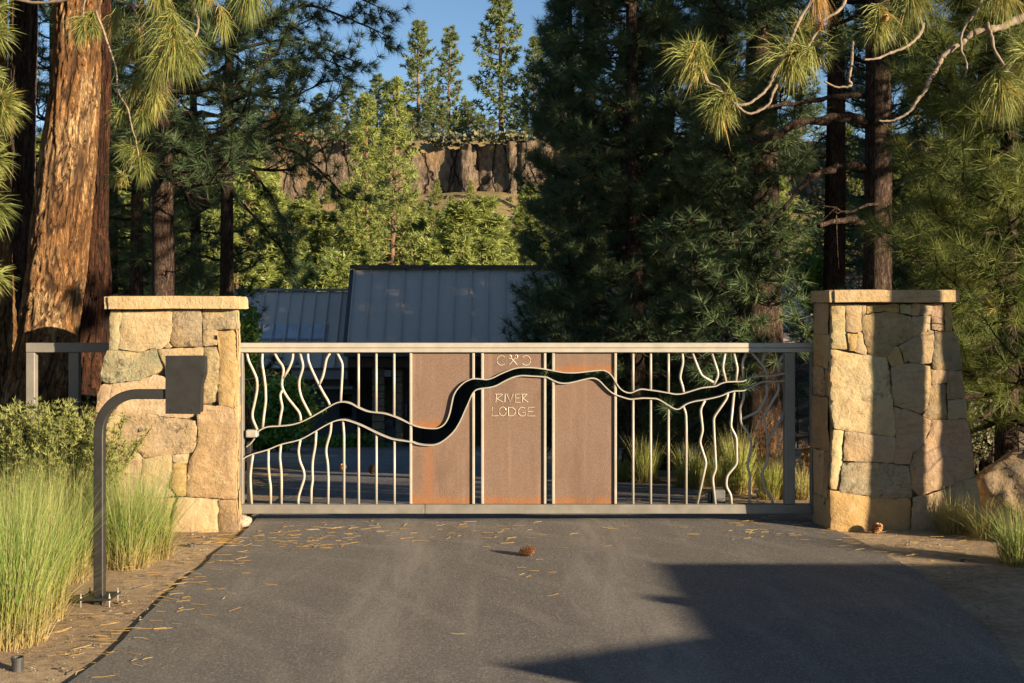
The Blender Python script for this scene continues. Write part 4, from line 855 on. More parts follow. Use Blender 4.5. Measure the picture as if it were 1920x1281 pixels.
# stout curved limbs on the straight trunk
def extra_limbs(px_paths, Y0, name, label_tree):
    pass
t45 = [o for o in scene.objects if o.get('label', '').startswith('straight dark pine')][0]; t44 = [o for o in scene.objects if o.get('label', '').startswith('slender dark pine')][0]
def px_limb(tree, pts, Y0, Y1, r0, r1, mat, name='limb', nsm=4):
    n = len(pts); Wp = [W(p[0], p[1], Y0 + (Y1 - Y0) * i / (n - 1)) for i, p in enumerate(pts)]; P = smooth_path([tuple(w) for w in Wp], nsm); rk = np.random.default_rng(len(P) * 31 + int(abs(pts[0][0])))
    R = np.linspace(r0, r1, len(P)) * rk.uniform(.8, 1.22, len(P)); R[::4] *= 1.18; P[1:-1] += rk.normal(0, .22, (len(P) - 2, 3)) * R[1:-1, None]
    b = tree.location; V, Fc = tube(P - np.array(b), R, 8); o = link(bpy.data.objects.new(name, make_mesh(name, V, Fc, mat, True))); o.parent = tree; return o
px_limb(t45, [(1635, 236), (1600, 222), (1545, 224), (1490, 236), (1440, 258), (1400, 268)], 13.6, 12.9, .062, .03, BARK_DK)
px_limb(t45, [(1635, 318), (1600, 312), (1560, 316), (1520, 335), (1492, 362), (1470, 392)], 13.6, 13.0, .055, .018, BARK_DK)
px_limb(t45, [(1635, 424), (1600, 414), (1565, 416), (1535, 424)], 13.6, 13.2, .05, .026, BARK_DK)
px_limb(t45, [(1635, 186), (1590, 178), (1540, 186), (1470, 196), (1420, 204)], 13.6, 13.3, .04, .014, BARK_DK)
px_limb(t44, [(1562, 330), (1530, 318), (1490, 312), (1450, 320), (1430, 340)], 17.5, 17, .05, .012, BARK_DK)
px_limb(t44, [(1562, 290), (1520, 300), (1470, 318), (1445, 326)], 17.5, 17, .035, .01, BARK_DK)
t47 = [o for o in scene.objects if o.get('label', '').startswith('shaded brown pine trunk')][0]
px_limb(t47, [(312, 232), (340, 218), (380, 212), (420, 220)], 15.2, 15.0, .05, .02, BARK_DK)
# bough of the slim pine over the sky
t48 = [o for o in scene.objects if o.get('label', '').startswith('slim shaded pine')][0]
r = np.random.default_rng(77); tp = []; td = []
def bough(tree, pts, Y0, Y1, r0, ntw, tl, tp, td, r):
    o = px_limb(tree, pts, Y0, Y1, r0, .006, BARK_DK); n = len(pts)
    Wp = np.array([tuple(W(p[0], p[1], Y0 + (Y1 - Y0) * i / (n - 1))) for i, p in enumerate(pts)]); P = smooth_path(Wp, 4); lm = TB()
    for k in range(ntw):
        f = (.25 + .75 * k / ntw) * (len(P) - 1); j = min(int(f), len(P) - 2); q = P[j] + (P[j + 1] - P[j]) * (f - j); ft = unit(P[j + 1] - P[j])
        d = unit(ft * .8 + np.array([0, r.normal(0, .6), r.normal(-.1, .75)])); L = tl * r.uniform(.5, 1.1); T = limb_shape(q, d, L, .2, .25, 5, .12, r)
        V, Fc = tube(T, np.linspace(.009, .003, 5), 4, False); lm.add(V - np.array(tree.location), Fc)
        for m in range(4): tp.append(T[4 - m] + r.normal(0, .03, 3)); td.append(T[4] - T[3] + r.normal(0, .02, 3))
    tp.append(P[-1]); td.append(P[-1] - P[-2])
    V, Fc, _ = lm.get(); o = link(bpy.data.objects.new('twigs', make_mesh('twigs', V, Fc, BARK_DK))); o.parent = tree
for pts in [[(428, 60), (500, 40), (570, 10), (640, 30), (700, 55), (728, 70)], [(428, 100), (500, 80), (570, 75), (640, 105), (672, 118)], [(428, 30), (520, -20), (620, -30), (690, 5), (715, 15)], [(428, 150), (490, 120), (545, 112), (600, 110), (650, 130)], [(428, 190), (480, 175), (530, 170), (560, 120)],
            [(432, 235), (500, 265), (560, 290), (610, 330), (650, 370), (690, 375)], [(432, 300), (480, 330), (520, 390), (540, 440), (550, 490)], [(432, 260), (470, 250), (510, 235), (545, 225)], [(432, 360), (490, 420), (530, 470), (550, 500)]]:
    bough(t48, pts, 18, 17.2 + r.uniform(-.6, .6), .03, 13, .5, tp, td, r)
V, Fc, A = needles(np.array(tp), np.array(td), 46, .18, .0085, r, .2, 1.6, .25)
o = link(bpy.data.objects.new('bough_needles', make_mesh('bough_needles', V - np.array(t48.location), Fc, NEEDLE_MID, False, {'rnd': A}))); o.parent = t48

# ---- near right pine with boughs reaching into the frame; trunk stands outside the frame
def near_tree(seed, x, y, rad, H, label, limbs, tufts, dry, z0=5.2, nb=40, drp=.22):
    t = plant_pine(pine(seed, H, rad, z0, lambda u: 2.4 * (1 - u) ** .8 + .4, nb, 6, 30, .24, .009, dead=0), 'pine_tree', label, 'tree', (x, y, hz1(x, y)), (BARK_OUT, BARK_DK, NEEDLE_MID))
    b = np.array(t.location)
    for pts, Y0, Y1, r0, r1 in limbs: px_limb(t, pts, Y0, Y1, r0, r1, TWIG, 'bough', 5)
    r = np.random.default_rng(seed + 5); P = []; D = []; L = []
    VV = TB()
    for (px, py, diam, dx, dz, Y, K) in tufts:
        w = np.array(tuple(W(px, py, Y))); ln = diam * .60 * Y / F
        dv = np.array([dx, -.3, dz]) + r.normal(0, .12, 3); V, Fc, A = needles2([w], [dv], int(K * 1.7 * r.uniform(.75, 1.2)), ln * r.uniform(.85, 1.12), .0052, r, r.uniform(1.25, 1.75), drp * r.uniform(.6, 1.6), [r.uniform(.1, .8)], .16); VV.add(V, Fc, A)
        V, Fc, A = needles2([w - unit(dv) * .05], [dv * np.array([1, 1, .2]) + np.array([0, 0, -1.1])], int(K * .16), ln * .9, .0048, r, 1.1, .6, [1.0], .1); VV.add(V, Fc, np.full(len(A), .98))
        V, Fc = tube([w - unit(np.array([dx, -.3, dz])) * .07, w + unit(np.array([dx, -.3, dz])) * .02], [.006, .009], 6); bud = link(bpy.data.objects.new('bud', make_mesh('bud', V - b, Fc, TWIG, True))); bud.parent = t
    V, Fc, A = VV.get(); o = link(bpy.data.objects.new('needles', make_mesh('needles', V - b, Fc, NEEDLE_NEAR, False, {'rnd': A}))); o.parent = t
    if dry:
        VV = TB()
        for px, py, diam, Y, K in dry:
            w = np.array(tuple(W(px, py, Y))); V, Fc, A = needles([w], [(.15, -.1, -1)], K, diam * Y / F, .0032, r, .0, .5, .3); VV.add(V, Fc, A)
        V, Fc, A = VV.get(); o = link(bpy.data.objects.new('dry_needles', make_mesh('dry_needles', V - b, Fc, NEEDLE_DRY, False, {'rnd': A}))); o.parent = t
    return t
zr = lambda pts: Z(1560, 0, 4.003, pts); zl = lambda pts: Z(1220, 0, 4.271, pts)
T1 = near_tree(61, 6.17, 8.03, .135, 15, 'pine whose bare twigs and bright needle tufts hang into the upper right', [
    ([(2620, -90), (2300, -40), (2060, 0)] + zr([(1441, 130), (1300, 190), (1180, 225), (1060, 240), (990, 300), (900, 370), (820, 430), (790, 510), (730, 600), (700, 680), (640, 750), (590, 830), (520, 880), (430, 910), (350, 905)]), 7.8, 7.8, .030, .0055),
    (zr([(1140, -90), (1120, 0), (1090, 80), (1010, 180), (970, 270), (975, 380), (1010, 480), (1000, 580)]), 7.75, 7.75, .011, .006),
    (zr([(1165, 175), (1195, 260), (1220, 380), (1290, 490), (1350, 580)]), 7.78, 7.7, .011, .008),
    ([(2500, -260), (2100, -160), (1800, -80)] + zr([(700, -60), (660, 130), (680, 200), (640, 280), (560, 350), (440, 400), (330, 440), (240, 450)]), 7.9, 7.6, .018, .006),
    ([(1800, -80), (1700, -60), (1610, -50)] + zl([(1560, 0), (1500, 90), (1380, 170), (1290, 330), (1200, 440), (1120, 470)]), 7.7, 7.6, .014, .006),
    (zl([(1290, 0), (1180, 180), (1100, 380), (1000, 560), (950, 680), (870, 770), (780, 830), (690, 840), (610, 780), (540, 700), (460, 660), (420, 580), (340, 500), (300, 450)]), 7.6, 7.5, .012, .007),
    (zl([(1010, 680), (980, 750), (950, 830), (880, 880), (800, 910), (740, 890), (690, 850), (600, 860), (520, 830)]), 7.55, 7.5, .010, .006),
    (zl([(1623, 330), (1600, 560), (1590, 640), (1610, 680), (1540, 700), (1460, 690), (1390, 650)]), 7.7, 7.7, .010, .006)],
    [(1289, 105, 124, -.7, .35, 7.5, 150), (1300, 118, 110, -.3, -.6, 7.5, 90), (1342, 195, 118, -.8, -.5, 7.5, 150), (1350, 215, 100, -.1, -1, 7.5, 80), (1368, 160, 90, .3, .5, 7.9, 70), (1470, 108, 130, -.6, -.2, 7.6, 150), (1490, 120, 120, .1, -.8, 7.6, 100), (1515, 60, 100, .4, -.2, 7.8, 110), (1540, 95, 100, .6, -.4, 7.8, 90), (1500, 40, 90, -.4, .5, 7.9, 70),
     (1652, 42, 95, -.1, -.7, 7.5, 130), (1640, 60, 80, -.5, -.6, 7.5, 60), (1712, 2, 115, .1, -.9, 7.7, 150), (1690, 60, 90, .4, -.7, 7.8, 60), (1740, 10, 100, .7, -.6, 7.8, 80), (1885, -5, 120, 0, -.9, 7.6, 140), (1860, 0, 90, -.6, -.6, 7.6, 70), (1884, 178, 112, .1, -.35, 7.6, 190), (1925, 100, 110, -.8, -.2, 7.5, 110), (1925, 190, 100, .2, -.6, 7.7, 80)],
    [(1531, -12, 85, 7.6, 130), (1545, -10, 75, 7.65, 70)])
plant_pine(pine(65, 14, .14, 6.5, lambda u: 1.9 * (1 - u) ** .8 + .4, 40, 7, 24, .26, .014, dead=2), 'pine_tree', 'slim pine standing just right of the picture beside the tufted one', 'tree', (6.74, 8.07, 0), (BARK_OUT, BARK_DK, NEEDLE_MID))
# fine cluster on a pine whose trunk stands left of the frame
T2 = near_tree(62, -5.0, 7.6, .2, 14, 'pine whose bright needle tufts enter at the left edge', [
    ([(-420, 40), (-200, 90), (-60, 120), (5, 185)], 7.2, 6.6, .012, .005), ([(-420, 160), (-200, 250), (-80, 300), (0, 385)], 7.2, 6.6, .012, .005), ([(-420, 420), (-200, 480), (-60, 510), (0, 522)], 7.2, 6.6, .012, .005), ([(-300, -40), (-100, 10), (0, 60)], 7.2, 6.6, .012, .005)],
    [(-8, 62, 90, .9, -.1, 6.6, 150), (-4, 15, 70, .8, .3, 6.6, 80), (6, 190, 112, .75, .25, 6.5, 190), (0, 215, 100, .7, -.5, 6.5, 120), (-15, 140, 80, .6, .6, 6.7, 80), (-8, 300, 80, .8, -.2, 6.6, 110), (-12, 335, 70, .8, .3, 6.6, 80), (-6, 388, 92, .9, -.1, 6.5, 150), (-10, 420, 70, .6, -.6, 6.5, 70), (-8, 522, 88, .9, 0, 6.5, 140), (-12, 262, 60, .9, .2, 6.6, 70)], None)
# tufts hanging before the shaded grove at upper left, on a bough of the half-shaded trunk
T3 = near_tree(63, -5.6, 9.4, .17, 14, 'pine with drooping lit needle clusters before the shaded left grove', [
    ([(-420, -60), (-100, -40), (60, 5), (180, -10), (260, 12), (345, -10), (372, 50), (350, 80), (325, 80)], 9.4, 8.7, .016, .006), ([(180, 20), (215, 120), (222, 172), (240, 205), (246, 233), (256, 270), (262, 305)], 8.9, 8.8, .008, .004),
    ([(180, -20), (160, 0), (155, 40)], 9, 8.9, .008, .005), ([(345, -10), (420, -30), (468, -10)], 8.8, 8.8, .010, .005), ([(250, 12), (290, 120), (300, 170), (270, 205)], 8.9, 8.9, .008, .004)],
    [(328, 85, 140, -.1, -.9, 8.7, 230), (300, 110, 110, -.6, -.5, 8.7, 120), (355, 100, 100, .6, -.6, 8.75, 110), (296, -5, 120, -.1, -.9, 8.8, 180), (380, -10, 90, .1, -.9, 8.8, 90), (468, -15, 130, 0, -.9, 8.8, 210), (158, 48, 84, 0, -.5, 8.9, 150), (180, 55, 60, .5, -.6, 8.9, 60), (267, 215, 80, 0, -.6, 8.9, 130), (292, 180, 85, .2, -.8, 8.9, 130), (250, 168, 75, -.2, -.8, 8.95, 100), (244, 278, 72, -.1, -.1, 8.8, 130), (266, 312, 78, .1, -.5, 8.8, 140), (226, 212, 70, -.3, -.7, 9.0, 100), (215, 330, 60, -.4, -.4, 9.1, 70), (235, 90, 80, -.3, -.4, 9.1, 90), (262, 60, 80, .2, -.6, 9.1, 80), (215, 40, 70, -.2, -.7, 9.1, 80), (420, 40, 80, .2, -.8, 9.3, 80)], [(388, -30, 55, 8.8, 80), (215 + 205, 165, 40, 14.6, 20)], drp=.75)
# tree with dense needle boughs right of the right pillar
x = 4.8; y = 11.05
plant_pine(pine(64, 9, .10, .85, lambda u: 1.02 * (1 - u) ** .5 + .22, 105, 9, 64, .24, .0052, dead=3, drp=.3, azf=lambda a, u, r: a if (a % 6.283) > 1.8 or r.random() < .3 else a + 3.1), 'pine_tree', 'young pine with dense long needles right of the right pillar', 'tree', (x, y, hz1(x, y)), (BARK_DK, BARK_DK, foliage('bough_needles', (.075, .115, .028), (.24, .27, .07), (.40, .24, .07), .28, .95)))

# ---- off-frame grove that shades the middle pines
gro = [(17, 9.0, 15, .9), (14.5, 11.0, 15, 1.05), (10.6, 13.3, 14, .95), (13, 14, 15, 1.1), (18.5, 9.6, 16, 1.15), (16.5, 13.2, 14, 1.0), (9.2, 15.6, 14, .95), (19.5, 11.5, 16, 1.1), (12, 18, 15, 1.0), (16, 18.5, 15, 1.0), (20, 16, 15, 1.1), (21, 20.5, 15, 1.1), (25, 14, 15, 1.1), (26, 20, 15, 1.1), (17, 24, 15, 1.0), (12, 23, 15, .9), (9.5, 29, 15, .9), (13.5, 28, 15, 1.0), (17.5, 27, 15, 1.0), (15, 32, 15, 1.0), (19.5, 31, 15, 1.0), (11, 25.5, 15, .95), (22, 22.5, 15, 1.05), (24, 27, 15, 1.0), (14, 24.5, 15, 1.0), (20, 25, 15, 1.05), (8.6, 26.5, 14, .85), (22, 19, 15, 1.0)]
BACK = [(-22, -15), (-15, -18), (-9, -15), (-3, -19), (3, -16), (9, -19), (14, -16), (-27, -8), (-20, -4), (-16, 2), (-24, 4), (-18, 9), (-13, 13), (-20, 16), (-11, 7), (18, -22)]
src = None
gd = pine(71, 15, .22, 1.6, lambda u: 2.5 * (1 - u) ** .75 + .4, 100, 9, 18, .30, .022, dead=6)
for i, (x, y, H, s) in enumerate(gro):
    if src is None: src = plant_pine(gd, 'pine_tree', 'tall pine of the grove standing right of the picture', 'tree', (x, y, hz1(x, y)), mm, 'pines of the grove right of the picture')
    else: copy_thing(src, (x, y, hz1(x, y)), 'tall pine of the grove standing right of the picture', 'pines of the grove right of the picture', i * 1.7, s)

for i, (x, y) in enumerate(BACK): copy_thing(src, (x, y, hz1(x, y)), 'tall pine of the wood behind and left of the camera', 'pines of the wood around the camera', i * 1.3, .9 + .03 * (i % 8))
plant_pine(pine(66, 13, .13, 4.6, lambda u: 2.2 * (1 - u) ** .7 + .4, 70, 9, 20, .28, .02, dead=2), 'pine_tree', 'unseen pine added outside the right edge to shade the straight trunk', 'tree', (8.7, 10.8, hz1(8.7, 10.8)), mm)  # unseen pine added to shade the straight trunk, crown high to spare the grass
# ---- sunlit slope and rim pines
def far_proto(seed, z0, nb, b0, mat, K=12, H=10, nl=.44, nw=.095, ntw=6): return pine(seed, H, .17, z0, lambda u: b0 * (1 - u) ** .7 + .25, nb, ntw, K, nl, nw, dead=5, twk=3, sway=.06)
FP = []
for i, (sd, z0, nb, b0) in enumerate([(81, .6, 60, 2.0), (82, 1.4, 54, 1.8), (83, .9, 66, 2.3), (84, 2.2, 48, 1.9)]): FP.append((far_proto(sd, z0, nb, b0, None), (BARK_FAR, BARK_FAR, NEEDLE_FAR)))
RP = []
for i, (sd, z0, nb, b0) in enumerate([(91, 2.0, 62, 1.7), (92, 1.8, 56, 1.55), (93, 1.0, 72, 2.0)]): RP.append((far_proto(sd, z0, nb, b0, None, 11, 10, .36, .08, 5), (BARK_FAR, BARK_FAR, NEEDLE_RIM)))
SRC = {}
def put(kind, idx, x, y, H, label, group, z=None, wide=1.0):
    z = hz1(x, y) - .1 if z is None else z; s = H / 10.0
    key = (kind, idx)
    if key not in SRC:
        d, m = (FP if kind == 'f' else RP)[idx]; t = plant_pine(d, 'pine_tree', label, 'tree', (x, y, z), m, group, random.uniform(0, 6), s); t.scale = (s * wide, s * wide, s); SRC[key] = t
    else: copy_thing(SRC[key], (x, y, z), label, group, random.uniform(0, 6), (s * wide, s * wide, s))
named = [(737, 70, 16.0, 3, .62, 'tallest sunlit pine with a bare pale trunk above the main roof ridge'), (690, 76, 13.6, 0, .7, 'sunlit pine just left of the tallest pale trunked one'), (830, 84, 7.5, 1, .8, 'sunlit pine right of the tallest pale trunked one, below the cliff'), (645, 90, 8.0, 0, .8, 'rounded sunlit pine below the left part of the cliff')]
tallp = plant_pine(pine(85, 16, .2, 1.5, lambda u: 2.3 * (1 - u) ** .75 + .3, 96, 6, 13, .34, .055, dead=8, twk=3), 'pine_tree', named[0][-1], 'tree', ((737 - 960) / F * 70, 70, hz1(0, 70)), (BARK_FAR, BARK_FAR, NEEDLE_FAR), 'pines on the slope')
tallp.scale = (1.1, 1.1, 1.2); copy_thing(tallp, ((690 - 960) / F * 76, 76, hz1(0, 76)), named[1][-1], 'pines on the slope', 2.0, (1.0, 1.0, 1.08))
for px, Y, H, i, wd, lb in named[2:]: put('f', i, (px - 960) / F * Y, Y, H, lb, 'pines on the slope', None, wd)
rr = random.Random(5); n = 0; placed = []; todo = []
for k in range(6000):
    if n >= 255: break
    Y = 46 + 70 * rr.random() ** .85; lim = .49 * Y; x = rr.uniform(-lim, lim)
    if any((x - a) ** 2 + (Y - b) ** 2 < (.85 + .010 * Y) ** 2 for a, b in placed): continue
    px = 960 + x / Y * F
    if (px > 1010 and rr.random() < .8) or (px < 430 and rr.random() < .4): continue
    gap = 545 < px < 665 or 790 < px < 985
    if gap and Y > 84 and rr.random() < .4: continue
    placed.append((x, Y)); n += 1
    H = rr.uniform(4.2, 7.0) if Y > 60 else rr.uniform(3.4, 5.6)
    if Y > 84: H *= .5 if gap or rr.random() < .75 else 1.3
    elif Y > 60: H = rr.uniform(6.5, 10.5) - max(0, Y - 76) * .12
    if px < 500: H *= rr.uniform(1.0, 1.4)
    elif px > 1000: H *= rr.uniform(.9, 1.2)
    where = 'left of the low roof' if px < 445 else 'above the low roof' if px < 660 else 'above the main roof' if px < 960 else 'behind the dark central pines' if px < 1500 else 'behind the right pillar'
    dist = 'just behind the house' if Y < 62 else 'half way up the slope' if Y < 88 else 'close below the cliff'
    todo.append((dist, where, px, x, Y, H, rr.randrange(4), rr.uniform(1.0, 1.5)))
todo.sort(key=lambda t: t[:3]); ORD = ['leftmost', 'second', 'third', 'fourth', 'fifth', 'sixth', 'seventh', 'eighth', 'ninth', 'tenth', 'eleventh', 'twelfth', 'thirteenth', 'fourteenth', 'fifteenth', 'sixteenth', 'seventeenth', 'eighteenth', 'nineteenth', 'twentieth']
ORD += ['twenty-' + w for w in ('first', 'second', 'third', 'fourth', 'fifth', 'sixth', 'seventh', 'eighth', 'ninth')] + ['thirtieth'] + ['thirty-' + w for w in ('first', 'second', 'third', 'fourth', 'fifth', 'sixth', 'seventh', 'eighth', 'ninth')] + ['fortieth'] + ['forty-' + w for w in ('first', 'second', 'third', 'fourth', 'fifth', 'sixth', 'seventh', 'eighth', 'ninth')]
cnt = {}
for dist, where, px, x, Y, H, i, wd in todo:
    k = cnt[(dist, where)] = cnt.get((dist, where), -1) + 1
    put('f', i, x, Y, H, '%s sunlit pine%s %s, %s' % (ORD[min(k, len(ORD) - 1)], '' if k == 0 else ' from the left', dist, where), 'slope pines %s %s' % (dist, where), None, wd)
rim = [(785, 40, 0, 1.0, 'tallest airy pine on the rim left of centre'), (842, 52, 1, .95, 'airy rim pine just right of the tallest airy one'), (940, -25, 2, 1.0, 'broad tall rim pine touching the top of the picture'), (1003, 70, 0, 1.05, 'rim pine half hidden behind the dark central pine'), (652, 152, 2, 1.3, 'bushy rim pine below the sky gap left of centre'), (597, 175, 2, 1.3, 'bushy rim pine right of the red hill'), (548, 150, 1, 1.2, 'pointed rim pine above the red hill'), (706, 140, 2, 1.2, 'rim pine left of the two airy ones'), (748, 150, 1, 1.2, 'short rim pine before the tallest airy one'), (812, 165, 2, 1.4, 'short rim pine between the two airy ones'), (880, 190, 2, 1.5, 'low bushy rim pine before the broad tall one'), (500, 160, 2, 1.2, 'rim pine at the left end of the sky gap'), (440, 130, 0, 1.1, 'rim pine hidden behind the slim shaded pine'), (1060, 60, 2, 1.1, 'rim pine hidden behind the dense central pine'), (620, 195, 1, 1.5, 'low rim pine right of the bushy one near the red hill'), (678, 185, 2, 1.5, 'low rim pine below the sky gap centre'), (570, 205, 1, 1.4, 'lowest rim pine at the edge of the red hill'),
       (330, 100, 1, 1.1, 'rim pine seen between the left trunks'), (200, 80, 0, 1.1, 'rim pine behind the orange trunks'), (1180, 70, 1, 1.1, 'rim pine behind the dark pines right of centre'), (1350, 60, 0, 1.1, 'rim pine behind the upper right tufts'), (1500, 90, 2, 1.1, 'rim pine behind the slender dark trunk'), (1720, 60, 1, 1.1, 'rim pine behind the bare twigs'), (1850, 80, 2, 1.1, 'rim pine at the far right')]
rim += [(px, 196 + (k * 37) % 34, (k * 2) % 3, 1.6, 'low bushy rim pine, %s of the short row along the cliff edge' % ORD[k]) for k, px in enumerate((455, 478, 515, 532, 560, 584, 606, 632, 664, 690, 718, 732, 764, 776, 798, 826, 856, 868, 900, 922, 960, 985))]
for px, top, i, wd, lb in rim:
    Y = 128 + rr.uniform(-1, 7); x = (px - 960) / F * Y; zt = CAMH + (HORIZ - top) / F * Y; zb = 20.2; put('r', i, x, Y, zt - zb, lb, 'pines on the canyon rim', zb, wd)
def leaf_cloud(n, size, r, center, radii, clumps, fill=.35, elong=1.6):
    c = unit(r.normal(size=(clumps, 3))) * r.uniform(.45, 1, (clumps, 1)); k = r.integers(0, clumps, n)
    P = c[k] * .8 + r.normal(0, fill * .55, (n, 3)); P = P * np.array(radii) + np.array(center)
    a = unit(r.normal(size=(n, 3)) + np.array([0, 0, .2])); b = unit(np.cross(a, r.normal(size=(n, 3)))); s = size * r.uniform(.6, 1.3, (n, 1))
    V = np.stack([P - a * s * elong * .5, P - b * s * .5, P + a * s * elong * .5, P + b * s * .5], 1).reshape(-1, 3)
    Fc = np.arange(n * 4).reshape(-1, 4); t = np.clip(np.repeat(r.random(clumps)[k] * .6 + r.random(n) * .4, 4), 0, 1); return V, Fc, t
def willows():
    r = np.random.default_rng(8); src_ = []; rw = random.Random(3); spots = sorted([(rw.uniform(-.26, .05), rw.uniform(44.5, 50)) for _ in range(46)])
    for i in range(3):
        V, Fc, A = leaf_cloud(1500, .26, r, (0, 0, 1.5), (1.5, 1.3, 1.5), 46, .3); V[:, 2] = np.maximum(V[:, 2], .05); src_.append((make_mesh('leaves', V, Fc, LEAF_LIME, False, {'rnd': A}), make_mesh('stem', *tube([(0, 0, -.1), (.1, 0, .8), (0, .1, 1.8)], [.07, .05, .02], 6), BARK_FAR, True)))
    for i, (f, Y) in enumerate(spots):
        x = f * Y; t = thing('leafy_shrub', (x, Y, hz1(x, Y)), '%s yellow green willow bush from the left, right behind the house roofs' % (ORD[i] if i else 'first'), 'shrub', 'willow bushes behind the house'); s = rw.uniform(.8, 1.5); t.scale = (s, s, s * rw.uniform(.9, 1.2)); t.rotation_euler[2] = rw.uniform(0, 6)
        for nm, me in zip(('leaves', 'stem'), src_[i % 3]): o = link(bpy.data.objects.new(nm, me)); o.parent = t
willows()
def brush():
    r = np.random.default_rng(3); V = []; Fc = []; A = []; n = 0
    for i in range(2200):
        Y = 58 + 60 * r.random() if i < 1700 else 0; x = r.uniform(-.5, .5) * Y
        if i >= 1700: Y = r.uniform(118, 128); x = r.uniform(-45, 30)
        z = hz1(x, Y) if i < 1700 else 19.9; s = r.uniform(.3, .8) * (1.0 if i >= 1700 else 1.15)
        v, f, a = leaf_cloud(26, s * .55, r, (x, Y, z + s * .4), (s, s, s * .6), 6); V.append(v); Fc.append(f + n); A.append(a); n += len(v)
    return np.concatenate(V), np.concatenate(Fc), np.concatenate(A)
V, Fc, A = brush(); tag(part('sagebrush', V, Fc, LEAF_GREY, None, False, {'rnd': A}), 'grey green brush covering the slope and rim', None, None, 'stuff')

# ================================================================== grasses
def blades(x, y, z, n, rad, h, lean, w, r, dirb=(0, 0)):
    a = r.uniform(0, 2 * np.pi, n); rr_ = rad * np.sqrt(r.random(n)); B = np.stack([x + rr_ * np.cos(a), y + rr_ * np.sin(a), np.full(n, z)], 1)
    hh = h * (.30 + .82 * r.beta(1.5, 1.6, n)); a2 = a + r.normal(0, .7, n); D = np.stack([np.cos(a2), np.sin(a2), np.zeros(n)], 1) + np.array([dirb[0], dirb[1], 0]) ; ln = (lean * r.uniform(.15, 1.2, n) * (.35 + .65 * rr_ / rad))[:, None]
    Q = unit(np.cross(D, np.array([0, 0, 1.0])) + r.normal(0, .5, (n, 3)) * np.array([1, 1, 0])); V = []; Hh = []
    for i, t in enumerate((0, .35, .7, 1.0)):
        c = B + D * ln * hh[:, None] * t ** 1.9 + np.array([0, 0, 1.0]) * (hh * (t - .25 * ln[:, 0] * t * t))[:, None]; wd = w * (1 - t * .85) * .5
        if i < 3: V += [c - Q * wd, c + Q * wd]; Hh += [t, t]
        else: V += [c]; Hh += [1.0]
    V = np.stack(V, 1).reshape(-1, 3); T = np.array([(0, 1, 3), (0, 3, 2), (2, 3, 5), (2, 5, 4), (4, 5, 6)])
    Fc = (np.arange(n)[:, None, None] * 7 + T[None]).reshape(-1, 3); return V, Fc, np.tile(Hh, n), np.repeat(r.random(n), 7)
def clump(px, py, n, rad, h, lean, w, mat, label, group, xy=None, dirb=(0, 0)):
    x, y = xy or G(px, py); r = np.random.default_rng(abs(int(px * 7 + py))); z = hz1(x, y)
    V, Fc, Hh, R = blades(x, y, z - .01, n, rad, h, lean, w, r, dirb); sk = int(n * .6)
    V2, F2, H2, R2 = blades(x, y, z - .01, sk, rad * 1.2, h * .40, lean * 2.6, w, r, dirb)
    t = thing('grass_clump', (x, y, z), label, 'grass', group)
    V3, F3, H3, R3 = blades(x, y, z - .01, int(n * .12), rad * .9, h * 1.16, lean * 1.3, w * .7, r, dirb); part('seed_stalks', V3, F3, mat, t, False, {'hgt': H3 * .2 + .8, 'rnd': np.clip(R3 * .3 + .72, 0, 1)})
    part('blades', V, Fc, mat, t, False, {'hgt': Hh, 'rnd': R}); part('dry_skirt', V2, F2, mat, t, False, {'hgt': H2 * .3, 'rnd': np.clip(R2 + .4, 0, 1)})
tall = [(20, 1205, 800, .17, 1.02, .36, 'tall green grass clump at the left edge, nearest the ground light can'), (62, 1160, 800, .17, .98, .38, 'tall green grass clump left of the keypad post base'), (118, 1090, 600, .15, .86, .36, 'tall green grass clump just behind the keypad post base'), (-5, 1130, 700, .2, .95, .35, 'tall green grass clump cut by the left edge below the shrub'), (60, 1085, 700, .19, .86, .35, 'tall green grass clump below the left shrub'), (240, 1062, 700, .15, .78, .45, 'tall green grass clump right of the keypad post'), (275, 1046, 750, .17, .78, .5, 'wispy grass clump leaning over the base of the left pillar'), (215, 1030, 650, .18, .80, .4, 'tall grass clump between the keypad post and the left pillar'), (130, 1030, 600, .2, .82, .38, 'tall grass clump behind the keypad post below the tail frame'), (-95, 1165, 600, .2, .9, .36, 'tall grass clump outside the left edge, nearest the camera'), (-110, 1090, 600, .2, .85, .36, 'tall grass clump outside the left edge, farther from the camera'), (-230, 1130, 500, .2, .8, .4, 'tall grass clump well outside the left edge'), (10, 1035, 600, .2, .8, .35, 'tall grass clump under the shrub at the left edge')]
for px, py, n, rad, h, lean, lb in tall: clump(px, py, n, rad, h * 1.06, lean * 1.5, .0044, GRASS_TALL, lb, 'tall grass clumps on the left verge')
